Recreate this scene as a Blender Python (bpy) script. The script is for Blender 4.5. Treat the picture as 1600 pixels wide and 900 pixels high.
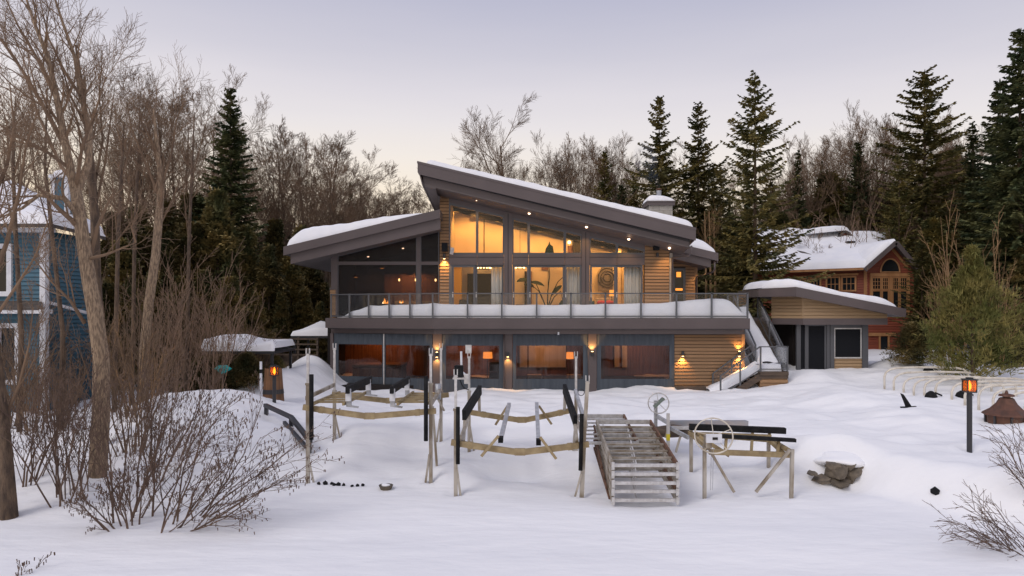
import bpy, math, random
from mathutils import Vector, Matrix, noise
for o in list(bpy.data.objects): bpy.data.objects.remove(o)
SC = bpy.context.scene
COL = SC.collection
R = random.Random(7)
rad = math.radians

# ---------------------------------------------------------------- camera
F, HOR, CZ = 1067.0, 488.0, 4.4
cam = bpy.data.cameras.new('camera'); cam.lens = 24.0; cam.sensor_width = 36.0
cam.shift_y = 38/1600.0; cam.clip_end = 3000; cam.clip_start = 0.1
co = bpy.data.objects.new('camera', cam); COL.objects.link(co)
co.location = (0, 0, CZ); co.rotation_euler = (rad(90), 0, 0); SC.camera = co

# ---------------------------------------------------------------- sky: dusk gradient by elevation, a little warmer to the left (west)
W = bpy.data.worlds.new('World'); SC.world = W; W.use_nodes = True
nt = W.node_tree; nt.nodes.clear()
out = nt.nodes.new('ShaderNodeOutputWorld'); bg = nt.nodes.new('ShaderNodeBackground')
tc = nt.nodes.new('ShaderNodeTexCoord'); sp = nt.nodes.new('ShaderNodeSeparateXYZ')
nt.links.new(tc.outputs['Generated'], sp.inputs[0])
rp = nt.nodes.new('ShaderNodeValToRGB')
def lin(c): return tuple(((v/255)/12.92 if v/255 <= .04045 else ((v/255+.055)/1.055)**2.4) for v in c)+(1,)
els = [(0.0, (253, 222, 178)), (0.12, (252, 232, 204)), (0.173, (249, 236, 218)), (0.209, (242, 234, 227)), (0.26, (232, 227, 229)), (0.30, (222, 218, 225)), (0.345, (207, 205, 217)), (0.42, (186, 187, 207)), (0.6, (186, 188, 209)), (1.0, (188, 190, 212))]
cr = rp.color_ramp; cr.elements[0].position, cr.elements[0].color = els[0][0], lin(els[0][1])
cr.elements[1].position, cr.elements[1].color = els[-1][0], lin(els[-1][1])
for p_, c_ in els[1:-1]:
    e = cr.elements.new(p_); e.color = lin(c_)
ns = nt.nodes.new('ShaderNodeTexNoise'); ns.inputs['Scale'].default_value = 2.2; ns.inputs['Detail'].default_value = 4
mp = nt.nodes.new('ShaderNodeMapping'); mp.inputs['Scale'].default_value = (1, 1, 7)
nt.links.new(tc.outputs['Generated'], mp.inputs[0]); nt.links.new(mp.outputs[0], ns.inputs['Vector'])
m1 = nt.nodes.new('ShaderNodeMath'); m1.operation = 'MULTIPLY_ADD'; m1.inputs[1].default_value = .04; m1.inputs[2].default_value = -.02
nt.links.new(ns.outputs['Fac'], m1.inputs[0])
m2 = nt.nodes.new('ShaderNodeMath'); m2.operation = 'ADD'
nt.links.new(sp.outputs['Z'], m2.inputs[0]); nt.links.new(m1.outputs[0], m2.inputs[1])
m3 = nt.nodes.new('ShaderNodeMath'); m3.operation = 'MULTIPLY_ADD'; m3.inputs[1].default_value = .03   # x -> slightly cooler to the right
nt.links.new(sp.outputs['X'], m3.inputs[0]); nt.links.new(m2.outputs[0], m3.inputs[2])
nt.links.new(m3.outputs[0], rp.inputs[0]); nt.links.new(rp.outputs[0], bg.inputs[0])
bg.inputs[1].default_value = 1.0; nt.links.new(bg.outputs[0], out.inputs[0])

# weak afterglow, broad and soft
sl = bpy.data.lights.new('sun', 'SUN'); sl.energy = 1.15; sl.angle = rad(26); sl.color = (1, .93, .88)
so = bpy.data.objects.new('sun', sl); COL.objects.link(so)
so.rotation_euler = Vector((0.50, 0.50, -0.70)).to_track_quat('-Z', 'Y').to_euler()

vs = SC.view_settings
vs.view_transform = 'Standard'; vs.look = 'None'; vs.exposure = 0.02; vs.gamma = 1.0; vs.use_curve_mapping = False
SC.render.engine = 'CYCLES'
cy = SC.cycles; cy.use_denoising = True; cy.max_bounces = 7; cy.diffuse_bounces = 3; cy.glossy_bounces = 3
cy.transparent_max_bounces = 14; cy.transmission_bounces = 4; cy.sample_clamp_indirect = 4.0; cy.caustics_reflective = False; cy.caustics_refractive = False

# ---------------------------------------------------------------- helpers
def PX(px, Y): return (px-800)/F*Y
def PZ(py, Y): return CZ-(py-HOR)/F*Y
def P(px, py, Y): return Vector((PX(px, Y), Y, PZ(py, Y)))
WL = {}
def wl(o): return WL.get(o.name, Vector((0, 0, 0))) if o else Vector((0, 0, 0))
def tag(o, label=None, cat=None, group=None, kind=None):
    if label: o['label'] = label
    if cat: o['category'] = cat
    if group: o['group'] = group
    if kind: o['kind'] = kind
    return o
def thing(name, label, cat, loc, group=None, rz=0, sc=1):
    o = bpy.data.objects.new(name, None); COL.objects.link(o); o.location = loc; o.rotation_euler = (0, 0, rz); o.scale = (sc,)*3
    o.empty_display_size = .2
    WL[o.name] = Vector(loc); return tag(o, label, cat, group)
class MB:
    def __init__(s): s.v = []; s.f = []
    def add(s, vs, fs):
        n = len(s.v); s.v.extend(vs); s.f.extend([tuple(i+n for i in f) for f in fs]); return s
    def box(s, x0, x1, y0, y1, z0, z1):
        return s.add([(x0,y0,z0),(x1,y0,z0),(x1,y1,z0),(x0,y1,z0),(x0,y0,z1),(x1,y0,z1),(x1,y1,z1),(x0,y1,z1)],
                     [(0,3,2,1),(4,5,6,7),(0,1,5,4),(1,2,6,5),(2,3,7,6),(3,0,4,7)])
    def cbox(s, c, d): return s.box(c[0]-d[0]/2, c[0]+d[0]/2, c[1]-d[1]/2, c[1]+d[1]/2, c[2]-d[2]/2, c[2]+d[2]/2)
    def bar(s, p, q, w, h, up=(0,0,1)):
        p, q = Vector(p), Vector(q); d = (q-p).normalized(); up = Vector(up)
        if abs(d.dot(up)) > .98: up = Vector((0,1,0))
        a = d.cross(up).normalized(); b = a.cross(d).normalized(); vs = []
        for o in (p, q):
            for sa, sb in ((-1,-1),(1,-1),(1,1),(-1,1)): vs.append(tuple(o+a*(sa*w/2)+b*(sb*h/2)))
        return s.add(vs, [(0,1,2,3),(7,6,5,4),(0,4,5,1),(1,5,6,2),(2,6,7,3),(3,7,4,0)])
    def prism(s, poly, ext):
        e = Vector(ext); n = len(poly); vs = [tuple(p) for p in poly]+[tuple(Vector(p)+e) for p in poly]
        return s.add(vs, [tuple(range(n)), tuple(range(2*n-1, n-1, -1))]+[(i, i+n, (i+1)%n+n, (i+1)%n) for i in range(n)])
    def tube(s, pts, rs, n=8, cap=True):
        pts = [Vector(p) for p in pts]
        if not hasattr(rs, '__len__'): rs = [rs]*len(pts)
        base = len(s.v); a = None
        for i, p in enumerate(pts):
            d = (pts[min(i+1, len(pts)-1)]-pts[max(i-1, 0)])
            if d.length < 1e-9: d = Vector((0,0,1))
            d.normalize()
            if a is None:
                a = d.cross(Vector((0,0,1)) if abs(d.z) < .9 else Vector((1,0,0))).normalized()
            else:
                a = (a-d*a.dot(d)); a = a.normalized() if a.length > 1e-6 else d.orthogonal().normalized()
            b = d.cross(a)
            for k in range(n):
                t = 2*math.pi*k/n; s.v.append(tuple(p+a*(math.cos(t)*rs[i])+b*(math.sin(t)*rs[i])))
        for i in range(len(pts)-1):
            for k in range(n):
                k2 = (k+1) % n; s.f.append((base+i*n+k, base+i*n+k2, base+(i+1)*n+k2, base+(i+1)*n+k))
        if cap:
            s.f.append(tuple(base+k for k in range(n-1, -1, -1))); s.f.append(tuple(base+(len(pts)-1)*n+k for k in range(n)))
        return s
    def lathe(s, c, prof, n=20):
        c = Vector(c); base = len(s.v)
        for r, z in prof:
            for k in range(n):
                t = 2*math.pi*k/n; s.v.append((c.x+math.cos(t)*r, c.y+math.sin(t)*r, c.z+z))
        for i in range(len(prof)-1):
            for k in range(n):
                k2 = (k+1) % n; s.f.append((base+i*n+k, base+i*n+k2, base+(i+1)*n+k2, base+(i+1)*n+k))
        s.f.append(tuple(base+k for k in range(n-1, -1, -1))); s.f.append(tuple(base+(len(prof)-1)*n+k for k in range(n)))
        return s
    def torus(s, c, ax, r, rr, n=28, m=6):
        ax = Vector(ax).normalized(); a = ax.orthogonal().normalized(); b = ax.cross(a); c = Vector(c)
        pts = [c+a*math.cos(2*math.pi*i/n)*r+b*math.sin(2*math.pi*i/n)*r for i in range(n+1)]
        return s.tube(pts, rr, m, False)
    def blob(s, c, d, n=2, seed=0, amp=.2):
        import bmesh
        bm = bmesh.new(); bmesh.ops.create_icosphere(bm, subdivisions=n, radius=.5)
        vs = []
        for v in bm.verts:
            k = 1+amp*noise.noise(v.co*2.3+Vector((seed*3.1, seed, 0)))*2
            vs.append((c[0]+v.co.x*d[0]*k, c[1]+v.co.y*d[1]*k, c[2]+v.co.z*d[2]*k))
        s.add(vs, [tuple(v.index for v in f.verts) for f in bm.faces]); bm.free(); return s
    def mesh(s, name, mat, off=Vector((0,0,0)), smooth=False):
        me = bpy.data.meshes.new(name)
        if off.length: vs = [(v[0]-off.x, v[1]-off.y, v[2]-off.z) for v in s.v]
        else: vs = s.v
        me.from_pydata([tuple(v) for v in vs], [], s.f)
        if mat: me.materials.append(mat)
        if smooth: me.polygons.foreach_set('use_smooth', [True]*len(me.polygons))
        me.update(); return me
    def build(s, name, mat, parent=None, smooth=False, bevel=0, origin=None):
        off = wl(parent)
        if parent is None:   # origin at the foot of the mesh
            xs = [v[0] for v in s.v]; ys = [v[1] for v in s.v]; zs = [v[2] for v in s.v]
            off = Vector(((min(xs)+max(xs))/2, (min(ys)+max(ys))/2, min(zs))) if origin is None else Vector(origin)
        o = bpy.data.objects.new(name, s.mesh(name, mat, off, smooth)); COL.objects.link(o)
        if parent: o.parent = parent
        else: o.location = off
        WL[o.name] = off
        if bevel:
            m = o.modifiers.new('bevel', 'BEVEL'); m.width = bevel; m.segments = 2; m.limit_method = 'ANGLE'
        return o
def piece(name, me, parent, loc, rz=0, scale=(1,1,1), rot=None):
    o = bpy.data.objects.new(name, me); COL.objects.link(o); o.parent = parent
    o.location = Vector(loc)-wl(parent); o.rotation_euler = rot or (0, 0, rz); o.scale = scale; WL[o.name] = wl(parent); return o
def kids(o):
    return [c for c in COL.objects if c.parent == o]
def copy_tree(o, loc, rz=0, sc=1, label=None, group=None, zs=1):
    c = o.copy(); COL.objects.link(c); c.location = loc; c.rotation_euler = (0, 0, rz); c.scale = (sc, sc, sc*zs)
    for k in KIDS[o.name]:
        d = k.copy(); COL.objects.link(d); d.parent = c
    if label: c['label'] = label
    if group: c['group'] = group
    return c
KIDS = {}
def lamp(kind, loc, energy, color=(1,.55,.22), size=.05, parent=None, aim=None, angle=60, blend=.6):
    l = bpy.data.lights.new('bulb_light', kind); l.energy = energy; l.color = color
    if kind in ('POINT', 'SPOT'): l.shadow_soft_size = size
    if kind == 'SPOT': l.spot_size = rad(angle); l.spot_blend = blend
    o = bpy.data.objects.new('bulb_light', l); COL.objects.link(o)
    o.location = Vector(loc)-wl(parent)
    if parent: o.parent = parent
    if aim is not None: o.rotation_euler = Vector(aim).to_track_quat('-Z', 'Y').to_euler()
    return o
def plin(pts, x):
    if x <= pts[0][0]: return pts[0][1]
    for (a, b), (c, d) in zip(pts, pts[1:]):
        if x <= c: return b+(d-b)*(x-a)/(c-a)
    return pts[-1][1]
def sstep(t): t = max(0, min(1, t)); return t*t*(3-2*t)

# ---------------------------------------------------------------- materials
def mat(name, col, rough=.7, metal=0, col2=None, nscale=4, detail=4, bump=0, bscale=20, stretch=(1,1,1), rnd=0, spec=.5, contrast=(.35,.65), emit=0, coord='Object'):
    m = bpy.data.materials.new(name); m.use_nodes = True; t = m.node_tree; b = t.nodes['Principled BSDF']
    b.inputs['Base Color'].default_value = (*col, 1); b.inputs['Roughness'].default_value = rough; b.inputs['Metallic'].default_value = metal
    b.inputs['Specular IOR Level'].default_value = spec
    if emit:
        b.inputs['Emission Color'].default_value = (*col, 1); b.inputs['Emission Strength'].default_value = emit
    tcn = t.nodes.new('ShaderNodeTexCoord'); mpn = t.nodes.new('ShaderNodeMapping'); mpn.inputs['Scale'].default_value = stretch
    t.links.new(tcn.outputs[coord], mpn.inputs[0]); src = None
    if col2:
        n = t.nodes.new('ShaderNodeTexNoise'); n.inputs['Scale'].default_value = nscale; n.inputs['Detail'].default_value = detail
        t.links.new(mpn.outputs[0], n.inputs['Vector'])
        r = t.nodes.new('ShaderNodeValToRGB'); r.color_ramp.elements[0].position = contrast[0]; r.color_ramp.elements[1].position = contrast[1]
        r.color_ramp.elements[0].color = (*col, 1); r.color_ramp.elements[1].color = (*col2, 1)
        t.links.new(n.outputs['Fac'], r.inputs[0]); src = r.outputs[0]
    if rnd:
        oi = t.nodes.new('ShaderNodeObjectInfo'); mr = t.nodes.new('ShaderNodeMapRange')
        mr.inputs['To Min'].default_value = 1-rnd; mr.inputs['To Max'].default_value = 1+rnd
        t.links.new(oi.outputs['Random'], mr.inputs['Value'])
        hs = t.nodes.new('ShaderNodeHueSaturation'); t.links.new(mr.outputs[0], hs.inputs['Value'])
        if src: t.links.new(src, hs.inputs['Color'])
        else: hs.inputs['Color'].default_value = (*col, 1)
        src = hs.outputs[0]
    if src: t.links.new(src, b.inputs['Base Color'])
    if bump:
        n2 = t.nodes.new('ShaderNodeTexNoise'); n2.inputs['Scale'].default_value = bscale; n2.inputs['Detail'].default_value = 10
        t.links.new(mpn.outputs[0], n2.inputs['Vector'])
        bn = t.nodes.new('ShaderNodeBump'); bn.inputs['Strength'].default_value = bump; bn.inputs['Distance'].default_value = .05
        t.links.new(n2.outputs['Fac'], bn.inputs['Height']); t.links.new(bn.outputs[0], b.inputs['Normal'])
    return m
def glow(name, col, s):
    m = bpy.data.materials.new(name); m.use_nodes = True; t = m.node_tree; t.nodes.clear()
    o = t.nodes.new('ShaderNodeOutputMaterial'); e = t.nodes.new('ShaderNodeEmission'); e.inputs[0].default_value = (*col, 1); e.inputs[1].default_value = s
    t.links.new(e.outputs[0], o.inputs[0]); return m
def glassmat(name, tint, refl=1.0, rough=.01, ior=1.5, haze=0, hazecol=(.5,.55,.55), wave=0):
    m = bpy.data.materials.new(name); m.use_nodes = True; t = m.node_tree; t.nodes.clear()
    o = t.nodes.new('ShaderNodeOutputMaterial'); tr = t.nodes.new('ShaderNodeBsdfTransparent'); tr.inputs[0].default_value = (*tint, 1)
    g = t.nodes.new('ShaderNodeBsdfGlossy'); g.inputs['Roughness'].default_value = rough; g.inputs[0].default_value = (1,1,1,1)
    fr = t.nodes.new('ShaderNodeFresnel'); fr.inputs['IOR'].default_value = ior
    ml = t.nodes.new('ShaderNodeMath'); ml.operation = 'MULTIPLY'; ml.inputs[1].default_value = refl; t.links.new(fr.outputs[0], ml.inputs[0])
    mx = t.nodes.new('ShaderNodeMixShader'); t.links.new(ml.outputs[0], mx.inputs[0]); src = tr.outputs[0]
    if haze:
        d = t.nodes.new('ShaderNodeBsdfDiffuse'); d.inputs[0].default_value = (*hazecol, 1)
        mh = t.nodes.new('ShaderNodeMixShader'); mh.inputs[0].default_value = haze
        t.links.new(src, mh.inputs[1]); t.links.new(d.outputs[0], mh.inputs[2]); src = mh.outputs[0]
    if wave:
        n = t.nodes.new('ShaderNodeTexNoise'); n.inputs['Scale'].default_value = 1.3; tc_ = t.nodes.new('ShaderNodeTexCoord'); t.links.new(tc_.outputs['Object'], n.inputs['Vector'])
        bn = t.nodes.new('ShaderNodeBump'); bn.inputs['Strength'].default_value = wave; bn.inputs['Distance'].default_value = .15
        t.links.new(n.outputs['Fac'], bn.inputs['Height']); t.links.new(bn.outputs[0], g.inputs['Normal'])
    t.links.new(src, mx.inputs[1]); t.links.new(g.outputs[0], mx.inputs[2]); t.links.new(mx.outputs[0], o.inputs[0]); return m

M = {}
M['snow'] = mat('snow', (.86,.865,.885), .8, col2=(.92,.92,.93), nscale=.35, bump=.8, bscale=2.6, spec=.2, stretch=(.5,1.3,1))
M['roof_snow'] = mat('roof_snow', (.90,.90,.92), .7, col2=(.84,.85,.89), nscale=1.2, bump=.35, bscale=5, spec=.2)
M['siding'] = mat('siding', (.34,.195,.095), .6, col2=(.25,.145,.07), nscale=3, stretch=(1,1,22), rnd=.16, bump=.2, bscale=12)
M['gap'] = mat('siding_lap_shade', (.05,.03,.018), .8)  # dark backing paints in the shade under the lapped boards
M['taupe'] = mat('taupe_metal', (.108,.085,.084), .5, col2=(.092,.073,.072), nscale=.8, rnd=.05)
M['taupe_dark'] = mat('taupe_joint_shade', (.03,.027,.028), .6)  # dark taupe for joints and the painted fascia shadow line
M['soffit'] = mat('soffit', (.12,.10,.095), .6, col2=(.10,.08,.075), nscale=2, stretch=(1,2,1))
M['frame'] = mat('window_frame', (.085,.088,.098), .4, rnd=.06)
M['rail'] = mat('rail_metal', (.11,.115,.125), .4, .3)
M['glass'] = glassmat('glass', (.95,.96,.96), .45)
M['rail_glass'] = glassmat('rail_glass', (.992,.997,1.0), .30, haze=.012, hazecol=(.7,.75,.78))
M['frost_glass'] = glassmat('frost_glass', (.8,.84,.86), 1.0, rough=.2, haze=.35, hazecol=(.6,.65,.68))
M['bug'] = glassmat('insect_mesh', (.72,.70,.70), .25, rough=.3, haze=.30, hazecol=(.030,.028,.032))
M['dark_glass'] = glassmat('dark_glass', (.22,.22,.22), 1.1, haze=.25, hazecol=(.02,.02,.024))
M['vinyl'] = glassmat('clear_vinyl', (.80,.73,.68), .8, rough=.05, wave=.03)
M['fabric'] = mat('screen_fabric', (.050,.062,.078), .7, col2=(.066,.080,.098), nscale=6, stretch=(2,1,.15), bump=.6, bscale=3)
M['black'] = mat('black_rubber', (.010,.010,.011), .75, col2=(.02,.02,.021), nscale=8, spec=.15)
M['screen_black'] = mat('black_screen', (.010,.011,.014), .7, spec=.15)
M['black_metal'] = mat('black_metal', (.03,.03,.034), .45)
M['galv'] = mat('galvanised', (.52,.53,.55), .42, .45, col2=(.38,.39,.41), nscale=7, bump=.1)
M['alu'] = mat('aluminium', (.66,.65,.64), .45, .3, col2=(.50,.48,.46), nscale=9, bump=.1, bscale=30)
M['gold'] = mat('weathered_beam', (.40,.31,.17), .6, .2, col2=(.27,.20,.105), nscale=5, bump=.3, bscale=18)
M['leg'] = mat('weathered_leg', (.47,.43,.37), .5, .3, col2=(.25,.20,.14), nscale=3, stretch=(1,1,.5), contrast=(.4,.62))
M['rust'] = mat('rusty_edge', (.17,.085,.05), .8, col2=(.10,.055,.035), nscale=6, bump=.3)
M['wood'] = mat('stair_wood', (.11,.075,.05), .7, col2=(.065,.045,.032), nscale=5, stretch=(.4,1,4), bump=.3)
M['stone'] = mat('pale_stone', (.42,.39,.34), .85, col2=(.30,.28,.25), nscale=5, rnd=.14, bump=.5)
M['rock'] = mat('brown_rock', (.10,.082,.062), .85, col2=(.20,.16,.115), nscale=3, rnd=.3, bump=.8, bscale=7)
M['int_wall'] = mat('cream_plaster', (.66,.52,.33), .9, col2=(.60,.46,.29), nscale=1.2)
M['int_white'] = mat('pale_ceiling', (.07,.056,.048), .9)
M['int_floor'] = mat('oak_floor', (.30,.19,.10), .45, col2=(.22,.13,.07), nscale=3, stretch=(1,12,1))
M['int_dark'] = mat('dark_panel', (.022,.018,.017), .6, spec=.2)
M['int_brown'] = mat('brown_panelling', (.24,.105,.05), .7, col2=(.13,.055,.03), nscale=2, stretch=(6,1,.4))
M['yellow'] = mat('ochre_wall', (.75,.43,.09), .9)
M['curtain'] = mat('sheer_curtain', (.72,.70,.66), .9, col2=(.55,.53,.50), nscale=9, stretch=(3,3,.02))
M['shade'] = glow('lamp_shade_glow', (1,.33,.055), 1.5)
M['bulb'] = glow('bulb_glow', (1,.58,.22), 9)
M['spotglow'] = glow('downlight_glow', (1,.66,.42), 7)
M['flame'] = glow('flame_glow', (1,.33,.05), 5)
M['flame_core'] = glow('flame_core_glow', (1,.72,.35), 9)
M['lantern_glass'] = glassmat('amber_glass', (1,.55,.2), .8, haze=.3, hazecol=(.8,.35,.08))
M['leaf'] = mat('house_plant_leaf', (.010,.028,.022), .6, spec=.1)
M['twig_pale'] = mat('twig_pale', (.27,.175,.115), .85, col2=(.17,.11,.075), nscale=1.5)
M['red'] = mat('red_fabric', (.42,.02,.05), .8)
M['teal'] = mat('teal_fabric', (.02,.10,.13), .8)
M['tealcan'] = mat('teal_plastic', (.01,.42,.42), .5)
M['linen'] = mat('linen', (.45,.36,.26), .9)
M['white'] = mat('white_paint', (.74,.75,.78), .6, col2=(.62,.63,.67), nscale=6)
M['pvc'] = mat('white_pvc_pipe', (.72,.67,.58), .45, col2=(.50,.44,.35), nscale=4, contrast=(.45,.7))
M['blue'] = mat('blue_clapboard', (.050,.140,.200), .6, col2=(.04,.11,.16), nscale=3, stretch=(1,1,9), rnd=.1)
M['redwood'] = mat('red_siding', (.28,.068,.034), .65, col2=(.20,.048,.026), nscale=3, stretch=(1,1,9), rnd=.12)
M['cedartrim'] = mat('cedar_trim', (.44,.22,.09), .6, col2=(.33,.155,.06), nscale=3, stretch=(1,1,.3))
M['shedside'] = mat('shed_siding', (.40,.27,.15), .6, col2=(.33,.22,.12), nscale=3, stretch=(1,1,20), rnd=.1)
M['pane_dark'] = mat('dark_window_pane', (.014,.016,.018), .12, spec=.45)
M['shingle'] = mat('roof_shingle', (.10,.085,.075), .85, col2=(.06,.05,.045), nscale=9)
M['copper'] = mat('brown_copper', (.15,.065,.04), .55, .3, col2=(.09,.045,.03), nscale=5)
M['barrel'] = mat('barrel_wood', (.24,.115,.05), .7, col2=(.13,.065,.03), nscale=3, stretch=(6,6,.5), rnd=.2)
M['bark'] = mat('grey_bark', (.16,.108,.07), .9, col2=(.07,.048,.035), nscale=7, stretch=(1.6,1.6,.45), bump=.9, bscale=16)
M['bark_pale'] = mat('pale_flaky_bark', (.36,.26,.17), .9, col2=(.17,.12,.082), nscale=20, stretch=(1.4,1.4,.3), bump=1.0, bscale=13, contrast=(.4,.6))
M['twig'] = mat('twig_brown', (.195,.125,.075), .85, col2=(.12,.078,.05), nscale=1.5, rnd=.22)
M['twig_warm'] = mat('twig_tan', (.30,.18,.085), .85, col2=(.20,.12,.06), nscale=1.5, rnd=.15)
M['twig_red'] = mat('alder_twig', (.085,.052,.038), .8, col2=(.15,.095,.065), nscale=1.5)
def needle(name, a, b, rnd=.25):
    m = mat(name, a, .7, col2=b, nscale=.9, detail=6, rnd=rnd, spec=.2, contrast=(.38,.62)); return m
M['spruce'] = needle('spruce_needles', (.046,.066,.032), (.140,.138,.054))
M['spruce_warm'] = needle('spruce_needles_sunlit_olive', (.072,.078,.030), (.235,.185,.062))  # olive needles with sunlit warmth put into the colour
M['cedar'] = needle('cedar_scales', (.070,.076,.032), (.225,.165,.062), .40)
M['pine'] = needle('pine_needles', (.110,.125,.034), (.28,.235,.075))
# ---------------------------------------------------------------- terrain
FOOT = [(-60,16),(-20,14.6),(-11,14.3),(-7,14.6),(-5.5,16.2),(-2,16.4),(6.5,16.4),(8.3,16.3),(9.6,14.6),(11,13.2),(14,11.6),(30,8),(60,2)]
SLP = [(-60,8),(-12,7),(-6,6),(0,7),(6.3,6.5),(7.8,2.6),(9,1.9),(14,1.9),(60,3)]
MOUNDS = [(-7.6,21.6,1.4,1.6,-.30),(-6.2,20.2,1.0,1.2,-.18),(-10.0,23.0,2.0,1.5,.45),(-8.6,20.2,1.5,1.2,.20),(8.2,17.8,1.5,.55,.26),(-9.0,29.8,1.0,.7,.35),(-10.0,31.4,.8,.8,.4),(-9.8,21.6,2.0,1.9,.45),(-9.6,28.6,1.5,1.6,.95),(-11,24,2.2,2.4,.35),(-8.9,31.2,1.0,1.4,.95),(-10.2,33,1.6,1.5,.9),
          (7.6,17.9,.9,.9,.18),(9.2,16.0,1.0,.8,.12),(10.9,19.0,.9,.7,.12),(12.6,20.6,.9,.6,.1),(-.05,18.3,.95,.42,-.42),(-3.5,19.2,1.3,.7,-.10),(.9,22.5,2.2,1.1,.13),(-1.4,22.6,.5,.4,.25),
          (13.2,29.4,1.0,.8,.18),(19.2,27.8,1.6,1.0,.25),(20.5,33,.8,.8,.9),(17.9,31.8,.9,.8,.55),(8.0,22.5,2.5,.8,.12),(4.5,24.5,3,.8,.10),(13,24.5,3,.9,.14),(18.5,22.5,2.5,.8,.12),
          (14.3,19.7,1.3,.5,.10),(9.8,22,.45,.3,.09),(17.2,24.6,1.1,.5,.12),(11.9,30.6,.7,.8,.25),(3.0,18.6,.5,2.6,-.12)]
LEGS_A = [(-5.23,17.5),(-2.08,17.5),(-5.33,20.5),(-2.13,20.5)]
LEGS_B = [(PX(712,16.6),16.6),(PX(908,16.6),16.6),(PX(733,19.6),19.6),(PX(900,19.6),19.6)]
LEGS_C = [(PX(1101,16.3),16.3),(PX(1236,16.3),16.3),(PX(1080,18),18),(PX(1201,18),18)]
LEGPITS = [(x, y, .22) for x, y in LEGS_A+LEGS_B+LEGS_C]+[(11.6,17.3,.25),(-8.4,24,.2),(4.1,19.5,.3)]
def ground_z(x, y, fine=True):
    yf = plin(FOOT, x); L = plin(SLP, x)
    t = (y-yf)/L
    right = sstep((x-8.5)/5)
    top = .95
    z = top*sstep(t)
    z += sstep((y-yf-L)/14)*.10*(1-right)+right*(max(0,min(y,31)-16)*.035+.35*sstep((y-27)/4))*sstep(t)
    if y > 31: z += .022*(y-31)*sstep((y-31)/12)
    if y > 60: z += 9*sstep((y-60)/70)
    ax = abs(x)
    if y > 30 and ax > 40: z += .03*(ax-40)
    for mx, my, sx, sy, h in MOUNDS:
        dx = (x-mx)/sx; dy = (y-my)/sy; q = dx*dx+dy*dy
        if q < 9: z += h*math.exp(-q)
    if fine:
        land = sstep(t*2+.3)
        z += land*(.22*noise.noise(Vector((x*.42, y*.5, 1.7)))+.12*noise.noise(Vector((x*.8, y*1.5, 4.1)))+.03*noise.noise(Vector((x*3.1, y*3.3, 6))))
        z += .035*noise.noise(Vector((x*.3, y*1.1, 9)))+.014*noise.noise(Vector((x*1.6, y*4.4, 2)))
        for lx, ly, r_ in LEGPITS:
            q = ((x-lx)**2+(y-ly)**2)/(r_*r_)
            if q < 6: z += -.10*math.exp(-q)+.035*math.exp(-(q-2.0)**2)
    return z
def gz(x, y): return ground_z(x, y)
def spaced(a, lo, hi, b, step, grow=1.13):
    xs = [lo+i*step for i in range(int(round((hi-lo)/step))+1)]
    s = step; x = xs[-1]
    while x < b: s *= grow; x += s; xs.append(x)
    s = step; x = xs[0]; pre = []
    while x > a: s *= grow; x -= s; pre.append(x)
    return pre[::-1]+xs
def build_ground():
    xs = spaced(-600, -13, 19, 600, .125); ys = spaced(-500, 10.6, 33, 1200, .125)
    vs = []; nx = len(xs)
    for y in ys:
        for x in xs: vs.append((x, y, ground_z(x, y, 5 < y < 60)))
    fs = [(j*nx+i, j*nx+i+1, (j+1)*nx+i+1, (j+1)*nx+i) for j in range(len(ys)-1) for i in range(nx-1)]
    m = MB(); m.v = vs; m.f = fs
    o = m.build('ground', M['snow'], smooth=True, origin=(0,0,0)); tag(o, 'snow covered lawn sloping down to the frozen lake', kind='structure')

def ghit(px, py, y0=10.0, y1=60.0):
    """where the sight line through a pixel of the photograph meets the snow"""
    y = y0
    while y < y1:
        p = P(px, py, y)
        if p.z <= gz(p.x, p.y): return p
        y += .06
    return P(px, py, y1)
build_ground()
# ---------------------------------------------------------------- house
YU, YD, YL = 31.5, 29.5, 30.1      # upper facade, deck front, lower facade
DZ = PZ(497.5, YD)                 # deck level
house = thing('lake_house', 'modern brown lake house with snow topped slanting roofs and lit two storey windows', 'house', (1.5, 32, 1.0))
def board_mesh(h=.15):
    m = MB(); m.add([(0,0,0),(1,0,0),(1,-.042,0),(0,-.042,0),(0,0,h-.026),(1,0,h-.026),(1,-.014,h-.026),(0,-.014,h-.026)],
        [(0,1,2,3),(4,7,6,5),(3,2,6,7),(0,3,7,4),(1,5,6,2),(0,4,5,1)])
    return m
BOARD = board_mesh().mesh('siding_board', M['siding']); BOARD_RED = board_mesh().mesh('siding_board', M['redwood'])
BOARD_BLUE = board_mesh().mesh('siding_board', M['blue']); BOARD_SHED = board_mesh().mesh('siding_board', M['shedside'])
def siding(parent, A, B, z0, z1, me=BOARD, top=None, h=.15, holes=()):
    """lap boards from A to B (left to right as seen from outside); top(t) gives the roof height over t; holes = (t0,t1,z0,z1)"""
    A, B = Vector((A[0], A[1], 0)), Vector((B[0], B[1], 0)); d = B-A; L = d.length; rz = math.atan2(d.y, d.x); z = z0
    while z < z1-.02:
        hh = min(h, z1-z); t0, t1 = 0.0, 1.0
        if top:
            ok = [i/60 for i in range(61) if top(i/60) > z+.03]
            if not ok: break
            t0, t1 = ok[0], ok[-1]
        spans = [(t0, t1)]
        for (a, b, c, e) in holes:
            if z+hh > c+.02 and z < e-.02:
                new = []
                for s0, s1 in spans:
                    if s0 < a: new.append((s0, min(a, s1)))
                    if s1 > b: new.append((max(b, s0), s1))
                spans = [q for q in new if q[1]-q[0] > .004]
        for s0, s1 in spans:
            piece('siding_board', me, parent, (A.x+d.x*s0, A.y+d.y*s0, z), rz, ((s1-s0)*L, 1, hh/h))
        z += h
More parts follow.
